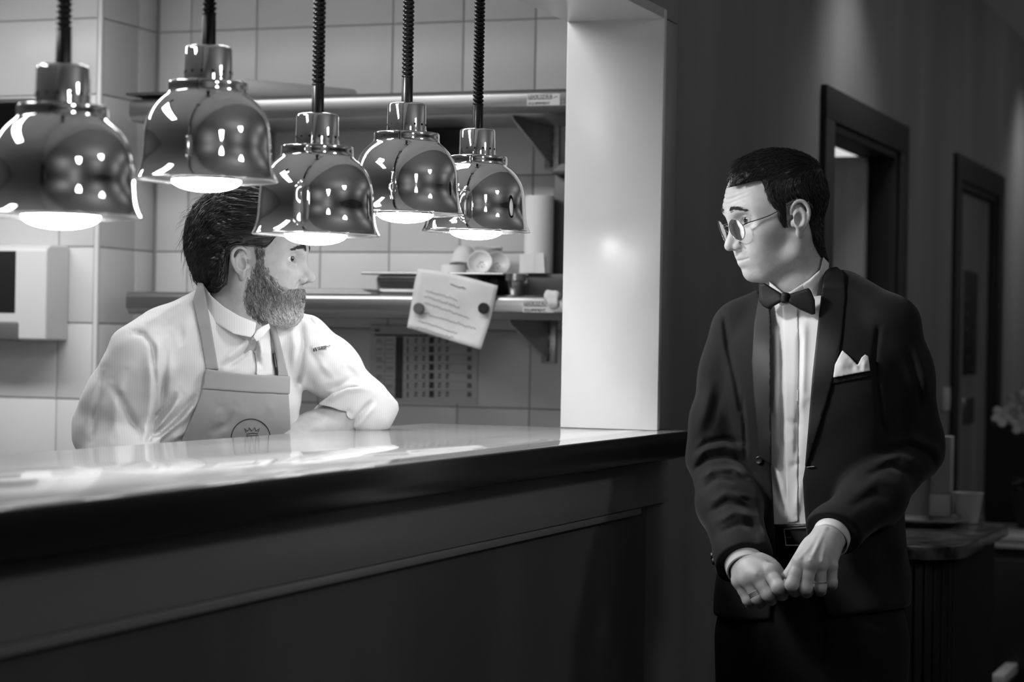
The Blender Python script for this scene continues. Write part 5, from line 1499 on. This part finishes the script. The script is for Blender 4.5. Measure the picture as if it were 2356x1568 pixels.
# crumpled cloth on the shelf edge
cl0 = PY(1268, 686, 4.99)
fcl = s_noise(s_union(.008, s_ell(cl0 + np.array([0, 0.01, .006]), (.022, .016, .010)), s_ell(cl0 + np.array([.006, 0, -.012]), (.011, .007, .016))), .0035, 130, 3)
lo, hi = bounds([cl0], .045)
tag(sdf_obj('crumpled_paper', fcl, lo, hi, .0018, mat('crumpled_tissue', .6, .9), None), 'crumpled scrap of paper hanging over the lower sticker', 'paper')
# note held by two magnets
YN_ = 4.990
nq = [PY(x, y, YN_) for x, y in ((985, 612), (1147, 657), (1110, 804), (935, 753), (962, 634), (968, 616))]
nt_ = empty('paper_note', PY(1040, 705, YN_)); tag(nt_, 'tilted handwritten note held to the lower shelf by two magnets', 'note')
nu = (nq[1] - nq[0]) / np.linalg.norm(nq[1] - nq[0]); nv = np.cross(nu, (0, 1, 0))
def note_pt(x, y, off=0.0):
    p = PY(x, y, YN_); u = (p - nq[0]) @ nu; v = (p - nq[0]) @ np.array([0, 0, 1])
    return p + np.array([0, -off - .010 * math.exp(-((u) / .04) ** 2) * max(0, v + .02) * 10 - .012 * max(0, -v - .10) ** 1.2 * 3, 0])
# sheet as a grid that curls a little at the free corners
N = 14; gv = []; gf = []
for j in range(N + 1):
    for i in range(N + 1):
        u, v = i / N, j / N
        x = (985 * (1 - u) + 1147 * u) * (1 - v) + (935 * (1 - u) + 1110 * u) * v; y = (612 * (1 - u) + 657 * u) * (1 - v) + (753 * (1 - u) + 804 * u) * v
        x0_ = x - 20 * (1 - u) ** 3 * (1 - v) * 1.0
        curl = .014 * max(0, (1 - u) + (1 - v) - 1.45) + .016 * max(0, u + v - 1.5) + .004 * math.sin(v * 5 + u * 2)
        p = PY(x0_, y + (6 * max(0, (1 - u) + (1 - v) - 1.7) / .3), YN_); gv.append(p + np.array([0, -curl, 0]))
for j in range(N):
    for i in range(N): a_ = j * (N + 1) + i; gf.append((a_, a_ + 1, a_ + N + 2, a_ + N + 1))
def note_at(x, y, off=.0012):
    best = None
    gx = np.array([proj_pts(np.array([g]))[0][0] for g in gv]); gy = np.array([proj_pts(np.array([g]))[1][0] for g in gv])
    k = np.argmin((gx - x) ** 2 + (gy - y) ** 2)
    Yk = gv[k][1] - off
    return PY(x, y, Yk)
sheet = from_np('note_sheet', gv, gf, M_paper, nt_)
sm = sheet.modifiers.new('thickness', 'SOLIDIFY'); sm.thickness = .0006
rr = random.Random(5)
GXA = np.array([proj_pts(np.array([g]))[0][0] for g in gv]); GYA = np.array([proj_pts(np.array([g]))[1][0] for g in gv]); GYY = np.array([g[1] for g in gv])
def note_fast(x, y):
    k = np.argmin((GXA - x) ** 2 + (GYA - y) ** 2); return PY(x, y, GYY[k] - .0022)
for (xa, ya, xb, yb, w) in ((1036, 652, 1071, 663, 1.6), (979, 667, 1052, 689, .9), (976, 680, 1057, 707, .9), (975, 695, 1078, 730, .9), (973, 719, 1095, 756, .9), (962, 736, 1052, 766, .9), (958, 750, 1043, 778, .8)):
    n = int((xb - xa) / 2.6); pts = []
    for k in range(n + 1):
        u = k / n; hgt = rr.choice([0, 1.5, -1.5, 2.5, 0.5, -4 if rr.random() < .2 else 1])
        pts.append(note_fast(xa + (xb - xa) * u, ya + (yb - ya) * u + hgt))
    tube('ink_line', pts, .0005 * w, M_print, nt_, n=4)
def magnet(px, py, g, lab):
    c = note_fast(px, py); Rm = .0135
    o = lathe('fridge_magnet', [(.0005, -.009), (Rm * .9, -.009), (Rm, -.0075), (Rm, .0), (Rm * .9, .001)], (c[0], c[1], c[2]), mat('magnet_%d' % int(g * 100), g, .4), None, n=32, axis='Y')
    tag(o, lab, 'magnet', 'magnets on the note')
magnet(965, 709, .10, 'round grey magnet on the left edge of the note')
magnet(1114, 709, .015, 'round black magnet on the right edge of the note')
# allergen chart on the back wall
CY = YB - .0035
q0, q1 = PY(852, 748, CY), PY(1097, 930, CY)
chart = empty('wall_chart', ((q0[0] + q1[0]) / 2, CY, q1[2])); tag(chart, 'grey printed chart with rows of small icons on the tiled wall', 'chart')
box('chart_sheet', (q0[0], CY, q1[2]), (q1[0], CY + .002, q0[2]), mat('chart_paper', .48, .5), chart)
def cbox(bm, x0, y0, x1, y1, off=.0008):
    a, b = PY(x0, (y0 + y1) / 2, CY), PY(x1, (y0 + y1) / 2, CY)
    z0, z1 = PY((x0 + x1) / 2, y1, CY)[2], PY((x0 + x1) / 2, y0, CY)[2]
    add_box(bm, (a[0], CY - off, z0), (b[0], CY + .0005, z1))
bm = bmesh.new(); cbox(bm, 862, 757, 874, 762); cbox(bm, 862, 769, 985, 773); cbox(bm, 910, 774, 927, 916); from_bm('chart_column', bm, mat('chart_dark', .05, .6), chart)
bm = bmesh.new()
for k in range(6): cbox(bm, 862, 793 + 20.6 * k, 1085, 793.8 + 20.6 * k)
cbox(bm, 885, 775, 885.8, 915); from_bm('chart_rule', bm, mat('chart_rule', .16, .6), chart)
bm = bmesh.new()
for r in range(7):
    y = 783 + 20.6 * r
    for k in range(rr.choice([1, 2, 3])): cbox(bm, 866, y - 3 + 3.5 * k, 879, y - 1.5 + 3.5 * k)
    for k in range(rr.choice([1, 2])): cbox(bm, 889, y - 1 + 3.5 * k, 905, y + .5 + 3.5 * k)
    cbox(bm, 936, y - 6, 940, y + 7)
    for i, xx in enumerate((957, 975, 993, 1011, 1029)):
        cbox(bm, xx - 3, y - 6, xx + 4, y - 1); cbox(bm, xx - 4, y + 1, xx + 3, y + 5)
        if i == 2: cbox(bm, xx - 6, y - 8, xx + 6, y + 7)
    cbox(bm, 1075, y - 5, 1085, y + 6)
o = from_bm('chart_icons', bm, mat('chart_icon', .14, .6), chart); o['kind'] = 'stuff'
# black panel on the back wall between the lamps, black screen on the pier, towel dispenser
c0, c1 = PY(978, 266, 5.33), PY(1060, 395, 5.33)
o = box('black_box', (c0[0], 5.325, c1[2]), (c1[0], 5.349, 1.927), M_black, None, bevel=.002); tag(o, 'black rectangular box on the tiles under the upper shelf', 'box')
c1 = PY(74, 226, 5.03)
bs = empty('black_screen', (c1[0] - .2, 5.03, 1.72)); tag(bs, 'black wall screen behind the nearest heat lamp', 'screen')
box('screen_housing', (c1[0] - .42, 5.025, 1.72), (c1[0], 5.058, c1[2]), M_black, bs, bevel=.003)
box('screen_glass', (c1[0] - .41, 5.0245, 1.73), (c1[0] - .01, 5.026, c1[2] - .01), M_night, bs)
YD = 4.95
d0, d1 = PY(108, 562, YD), PY(104, 782, YD)
td = empty('towel_dispenser', (d0[0] - .14, 5.0, d1[2])); tag(td, 'white paper towel dispenser with dark window on the tiled pier', 'dispenser')
M_plast = mat('dispenser_plastic', .62, .4)
xl = d0[0] - .28
prism('housing', [(d0[0], YD, d1[2]), (d0[0], YD, d0[2] - .012), (d0[0], YD + .02, d0[2]), (d0[0], 5.059, d0[2]), (d0[0], 5.059, d1[2])], (xl - d0[0], 0, 0), M_plast, td, bevel=.006, seg=3)
w0, w1 = PY(37, 577, YD), PY(0, 719, YD)
box('window', (xl + .05, YD - .0015, w1[2]), (w0[0], YD + .004, w0[2]), mat('smoked_window', .02, .15), td, bevel=.001)
s0, s1 = PY(43, 740, YD), PY(0, 781, YD)
box('outlet', (xl + .05, YD - .006, s1[2] - .002), (s0[0], YD + .03, s0[2]), mat('outlet_grey', .10, .5), td, bevel=.006, seg=3)
# ================================================================== dining side behind the waiter
dining_door(1, D1, True)
fr = bpy.data.objects['door_1']
box('door_leaf', (-2.30, 6.985, 0.01), (-1.44, 7.03, 1.985), M_door, fr, bevel=.002)
d2 = dining_door(2, D2, False)
lf = box('door_leaf', (-1.425, D2[0] + .022, 0.01), (-1.385, D2[1] - .022, DT - .024), mat('door_grey', .13, .45, noise=(2, 5, .10, .16, (4, 4, .4))), d2, bevel=.002)
def on_leaf(x0, y0, x1, y1, th, nm, m):
    a, b = PX(x0, y1, -1.385), PX(x1, y0, -1.385)
    return box(nm, (-1.386, a[1], a[2]), (-1.385 + th, b[1], b[2]), m, lf, bevel=.002)
on_leaf(2214, 628, 2247, 862, .006, 'vision_panel', M_black)
for k in range(6): on_leaf(2221, 650 + 34 * k, 2226, 668 + 34 * k, .008, 'panel_block', mat('panel_stud', .10, .3, metal=1.0))  # row of small raised metal blocks on the vision panel
on_leaf(2213, 912, 2238, 976, .008, 'push_plate', M_steel2)
# service corridor behind the first door
struct(box('wall_corridor', (-3.6, 5.6, 0), (-3.5, 9.4, 2.4), M_plaster))
struct(box('wall_corridor_end', (-3.6, 9.4, 0), (XI2, 9.5, 2.4), M_plaster))
struct(box('ceiling_corridor', (-3.6, 5.56, 2.3), (XI2 - .001, 9.5, 2.4), M_ceil))
cf = empty('corridor_ceiling_glow', (-2.0, 9.0, 2.17)); tag(cf, 'glowing panel added for the bright corridor ceiling seen above the door leaf', 'ceiling light')
box('glow_panel', (-2.45, 8.55, 2.17), (-1.70, 9.35, 2.185), mat('ceiling_glow', .8, .5, emit=.7), cf)  # added glow in place of the lit corridor ceiling
box('housing', (-2.47, 8.53, 2.186), (-1.68, 9.37, 2.299), M_white, cf)
# wall switch
a, b = PX(2164, 945, XW), PX(2179, 890, XW)
o = empty('wall_switch', (XW, a[1], a[2])); tag(o, 'pale rectangular wall switch left of the grey door', 'switch')
box('switch_plate', (XW + .0005, a[1], a[2]), (XW + .012, b[1], b[2]), mat('switch_plastic', .45, .5), o, bevel=.002)
box('switch_rocker', (XW + .011, a[1] + .02, a[2] + .02), (XW + .016, b[1] - .02, b[2] - .02), MATS['switch_plastic'], o, bevel=.001)
# service station with rounded corner and slatted front
ss = empty('service_station', (-1.1, 5.5, 0)); tag(ss, 'dark service station with marbled top and slatted rounded front behind the waiter', 'cabinet')
def rounded(x0, x1, y0, y1, r, n=10):
    pts = [(x0, y0)] + [(x1 - r + r * math.sin(a), y0 + r - r * math.cos(a)) for a in np.linspace(0, math.pi / 2, n)] + [(x1, y1), (x0, y1)]
    return pts
M_marb = mat('marbled_top', .05, .2, spec=.5, noise=(16, 6, .008, .16, (1, 1, 1)))
ZS = .92
prism('stone_top', [(x, y, ZS - .032) for x, y in rounded(XW + .005, -.832, 5.15, 5.97, .14)], (0, 0, .032), M_marb, ss, bevel=.003)
prism('cabinet_body', [(x, y, 0.001) for x, y in rounded(XW + .005, -.875, 5.20, 5.93, .12)], (0, 0, ZS - .034), M_black, ss)
path = rounded(XW + .005, -.868, 5.193, 5.93, .12, 9)[:-1]
seg = []
for (xa, ya), (xb, yb) in zip(path, path[1:]):
    L_ = math.hypot(xb - xa, yb - ya); k = max(1, int(round(L_ / .032)))
    for i in range(k): seg.append((xa + (xb - xa) * (i + .5) / k, ya + (yb - ya) * (i + .5) / k, math.atan2(yb - ya, xb - xa)))
bm = bmesh.new(); add_box(bm, (-.010, -.008, .05), (.010, .006, ZS - .04), .002, 1)
slat0 = from_bm('slat', bm, mat('slat_dark', .016, .4), None)
for i, (x, y, an) in enumerate(seg):
    o = slat0 if i == 0 else slat0.copy()
    if i: col.objects.link(o)
    o.location = (x, y, 0); o.rotation_euler = (0, 0, an); o.parent = ss; o.matrix_parent_inverse = wm(ss).inverted()
# oval dish on the station
dc = PZ(2115, 1208, ZS)
od = empty('oval_dish', (dc[0], dc[1], ZS)); tag(od, 'oval metal dish with double rim on the service station', 'dish')
bm = bmesh.new(); add_lathe(bm, [(.10, .0005), (.120, .004), (.135, .014), (.150, .0155), (.152, .019), (.136, .020), (.120, .009), (.0005, .004)], (0, 0, 0), 56, caps=(True, False))
bmesh.ops.transform(bm, matrix=Matrix.Translation((dc[0] - .02, dc[1], ZS)) @ Matrix.Scale(.72, 4, Vector((0, 1, 0))), verts=bm.verts)
from_bm('dish_body', bm, mat('dish_metal', .5, .25, metal=1.0), od, sharp=math.radians(50))
# white lantern
la, lb = PZ(2166, 1200, ZS), None
lt = PY(2166, 1002, la[1])[2]
ln = empty('table_lantern', (la[0], la[1], ZS)); tag(ln, 'pale upright lantern on the service station left of the white pot', 'lantern')
w = .026
box('lantern_shade', (la[0] - w, la[1] - w, ZS + .075), (la[0] + w, la[1] + w, lt), mat('lantern_shade', .28, .6), ln, bevel=.003)
box('lantern_base', (la[0] - w - .002, la[1] - w - .002, ZS + .0005), (la[0] + w + .002, la[1] + w + .002, ZS + .075), mat('lantern_base', .42, .5), ln, bevel=.003)
# white pot
wc = PZ(2226, 1204, ZS)
wp = empty('white_pot', (wc[0], wc[1], ZS)); tag(wp, 'small flared white pot on the service station', 'pot')
lathe('pot_body', [(.024, .0005), (.027, .002), (.038, .070), (.0405, .079), (.041, .082), (.037, .082), (.033, .070), (.022, .006), (.0005, .006)], (wc[0], wc[1], ZS), mat('pot_glaze', .42, .3), wp, n=40, caps=(True, False))
sc_ = PZ(2196, 1204, ZS)
o = lathe('small_stopper', [(.0005, .026), (.007, .024), (.0095, .016), (.007, .008), (.008, .0005)], (sc_[0], sc_[1], ZS), mat('pot_glaze', .42, .3), None, n=20); tag(o, 'tiny round pale stopper beside the white pot', 'stopper')
# sideboard further back with orchid, dark pot and black box
sb = empty('sideboard', (-1.0, 7.7, 0)); tag(sb, 'black sideboard with white cloth between the two doors', 'sideboard')
box('sideboard_body', (XW + .02, 7.32, .08), (-.60, 8.10, .735), M_black, sb, bevel=.004)
for x in (-1.30, -.64):
    for y in (7.36, 8.05): box('leg', (x - .02, y - .02, 0.001), (x + .02, y + .02, .085), M_black, sb)
for k in range(3): box('drawer_front', (XW + .04 + .24 * k, 7.312, .12), (XW + .26 + .24 * k, 7.322, .70), mat('drawer_black', .014, .35), sb, bevel=.003)
for k in range(2):
    o = box('table_cloth', (XW + .03, 7.30 - .003 * k, .7355 + .022 * k), (-.58, 8.12, .757 + .022 * k), mat('linen', .34, .8), None, bevel=.004); tag(o, ['lower', 'upper'][k] + ' folded white cloth on the black sideboard', 'cloth', 'cloths on the sideboard')
ZB = .7795
bx = box('black_case', (-1.17, 7.80, ZB), (-.64, 8.06, ZB + .34), M_black, None, bevel=.005); tag(bx, 'tall black case standing on the sideboard behind the orchid', 'case')
pc = (-.975, 7.62, ZB)
og = empty('potted_orchid', pc); tag(og, 'white flowering orchid in a dark pot on the sideboard', 'orchid')
lathe('pot', [(.05, .0005), (.055, .004), (.085, .12), (.09, .135), (.08, .135), (.075, .12), (.0005, .115)], pc, mat('dark_pot', .015, .4), og, n=32, caps=(True, False))
st = spline([(pc[0], pc[1], ZB + .11), (pc[0] - .015, pc[1], ZB + .24), (pc[0] - .02, pc[1] - .01, ZB + .34), (pc[0] + .0, pc[1] - .02, ZB + .41), (pc[0] + .06, pc[1] - .03, ZB + .43)], 20)
tube('flower_stem', st, .0035, mat('stem_green', .16, .5), og, n=6)
def petal_bm(bm, c, az, el, r):
    for k in range(5):
        a = k * 2 * math.pi / 5 + az
        M = Matrix.Translation(Vector(c)) @ Matrix.Rotation(el[1], 4, 'Z') @ Matrix.Rotation(el[0], 4, 'X') @ Matrix.Rotation(a, 4, 'Z') @ Matrix.Translation((r * .55, 0, .1 * r)) @ Matrix.Rotation(-.25, 4, 'Y') @ Matrix.Diagonal((r * .55, r * (.48 if k % 2 else .36), r * .09, 1))
        bmesh.ops.create_uvsphere(bm, u_segments=10, v_segments=6, radius=1, matrix=M)
    bmesh.ops.create_uvsphere(bm, u_segments=8, v_segments=6, radius=r * .16, matrix=Matrix.Translation(Vector(c)))
rr = random.Random(2)
for i, (dx, dz) in enumerate(((-.115, -.03), (-.065, .02), (-.02, .055), (.03, .03), (.0, -.005), (.075, .04), (-.05, -.055), (.06, -.015))):
    bm = bmesh.new(); petal_bm(bm, (pc[0] + dx, pc[1] - .02 + .01 * (i % 3), ZB + .405 + dz), rr.uniform(0, 1), (1.35, rr.uniform(-.4, .4)), .036)
    from_bm('flower', bm, mat('orchid_petal', .42, .6), og, smooth=True)
for i in range(6):
    a = i * 1.05; L_ = .16
    pts = spline([(pc[0], pc[1], ZB + .12), (pc[0] + .06 * math.cos(a), pc[1] + .06 * math.sin(a), ZB + .17), (pc[0] + L_ * math.cos(a) * .8, pc[1] + L_ * math.sin(a) * .8, ZB + .155)], 9)
    bm = bmesh.new(); vs = []
    for k, p in enumerate(pts):
        w_ = .026 * math.sin(math.pi * (.12 + .86 * k / 8)); s = np.array([-math.sin(a), math.cos(a), 0]) * w_
        vs.append([bm.verts.new(Vector(p + s)), bm.verts.new(Vector(p - np.array([0, 0, .006]))), bm.verts.new(Vector(p - s))])
    for p, q in zip(vs, vs[1:]):
        bm.faces.new((p[0], p[1], q[1], q[0])); bm.faces.new((p[1], p[2], q[2], q[1]))
    o = from_bm('leaf', bm, mat('orchid_leaf', .03, .35), og, smooth=True)
    sm = o.modifiers.new('thickness', 'SOLIDIFY'); sm.thickness = .003
# pale stool leg low at the right edge
lp = PZ(2298, 1556, .36)
stl = empty('low_stool', (lp[0], lp[1], 0)); tag(stl, 'low stool with a pale seat beside the service station', 'stool')
box('seat', (lp[0] - .02, lp[1] - .02, .335), (lp[0] + .02, lp[1] + .28, .368), mat('stool_seat', .45, .6), stl, bevel=.004)
for dy in (.0, .25): box('leg', (lp[0] - .014, lp[1] + dy - .014, .001), (lp[0] + .014, lp[1] + dy + .014, .336), mat('stool_leg', .03, .5), stl)
# ================================================================== lamps of the rooms and added lights, all outside the frame
def area(name, loc, size, w, rot=(0, 0, 0)):
    l = bpy.data.lights.new(name, 'AREA'); l.energy = w; l.shape = 'RECTANGLE'; l.size, l.size_y = size
    o = bpy.data.objects.new(name, l); col.objects.link(o); o.location = loc; o.rotation_euler = rot
    return o
def ceiling_fitting(loc, sx, sy, w, lab):
    f = empty('ceiling_fitting', loc); tag(f, lab, 'ceiling light')
    box('housing', (loc[0] - sx / 2 - 0.02, loc[1] - sy / 2 - 0.02, loc[2]), (loc[0] + sx / 2 + 0.02, loc[1] + sy / 2 + 0.02, loc[2] + 0.03), mat('fitting_housing', 0.6, 0.5), f, bevel=0.004)
    area('kitchen_light', (loc[0], loc[1], loc[2] - 0.003), (sx, sy), w)
ceiling_fitting((-3.45, 4.05, 2.418), 1.2, 0.3, KITCHEN_W, 'long white kitchen ceiling fitting near the tiled pier')
ceiling_fitting((-2.35, 4.1, 2.418), 1.2, 0.3, KITCHEN_W * .7, 'long white kitchen ceiling fitting above the steel shelves')
ceiling_fitting((-2.5, 2.3, 2.418), 0.3, 1.2, KITCHEN_W * .6, 'white kitchen ceiling fitting at the near end of the kitchen')
def spot(loc, target, w, angle, blend=0.5, size=0.03):
    l = bpy.data.lights.new('spot_light', 'SPOT'); l.energy = w; l.spot_size = math.radians(angle); l.spot_blend = blend; l.shadow_soft_size = size
    o = bpy.data.objects.new('spot_light', l); col.objects.link(o); o.location = loc
    d = Vector(target) - Vector(loc)
    o.rotation_euler = d.to_track_quat('-Z', 'Y').to_euler()
    return o
spot((-1.0, 6.3, 2.72), (-1.38, 6.3, 1.3), SPOT_W, 100, 1.0, .12)
spot((-1.0, 9.95, 2.72), (-1.38, 9.95, 1.3), SPOT_W, 100, 1.0, .12)
pf = empty('added_spotlight', (-2.25, 2.9, 2.38)); tag(pf, 'small black spotlight added on the kitchen ceiling to brighten the waiter', 'spotlight')
lathe('spot_body', [(.03, 0), (.04, .01), (.04, .05), (.02, .07)], (-2.25, 2.9, 2.385), M_dark, pf, n=24)
spot((-2.25, 2.9, 2.375), (-1.02, 4.12, 1.38), WAITER_FILL_W, 36, 1.0, .16)  # added spot, narrow so that it brightens only the waiter
# uplighters added out of view to lift the light in the dining room
for i, y in enumerate((-1.5, 2.5, 6.5, 10.5)):
    for j, x in enumerate((1.2, 3.6)):
        pd = empty('added_uplighter', (x, y, 0)); tag(pd, 'standing uplighter added for general dining room light, %s from the camera end in the row %s' % (['first', 'second', 'third', 'fourth'][i], ['nearer the pass', 'nearer the windows'][j]), 'added floor lamp', 'uplighters added for dining room light')
        lathe('base', [(.0005, .02), (.13, .018), (.14, .008), (.14, 0.001)], (x, y, 0), M_dark, pd, n=32)
        tube('pole', [(x, y, .01), (x, y, 1.26)], .010, M_dark, pd, n=8)
        lathe('bowl', [(.02, 0), (.12, .012), (.20, .05), (.235, .10), (.23, .10), (.19, .055), (.02, .01)], (x, y, 1.25), M_dark, pd, n=40)
        l = bpy.data.lights.new('uplight', 'AREA'); l.energy = DINING_W; l.shape = 'DISK'; l.size = .30
        o = bpy.data.objects.new('uplight', l); col.objects.link(o); o.location = (x, y, 1.352); o.rotation_euler = (math.pi, 0, 0)
for y, ty in ((0.6, 2.0), (3.0, 3.9), (6.2, 7.0), (8.6, 9.2)):
    spot((1.6, y, 2.70), (-1.36, ty, 1.3), WALL_FILL_W, 75, 1.0, .25)  # added bare spots that brighten the pass wall
# corridor lamp behind the open door
area('corridor_light', (-2.3, 6.2, 2.29), (.3, .3), 7)
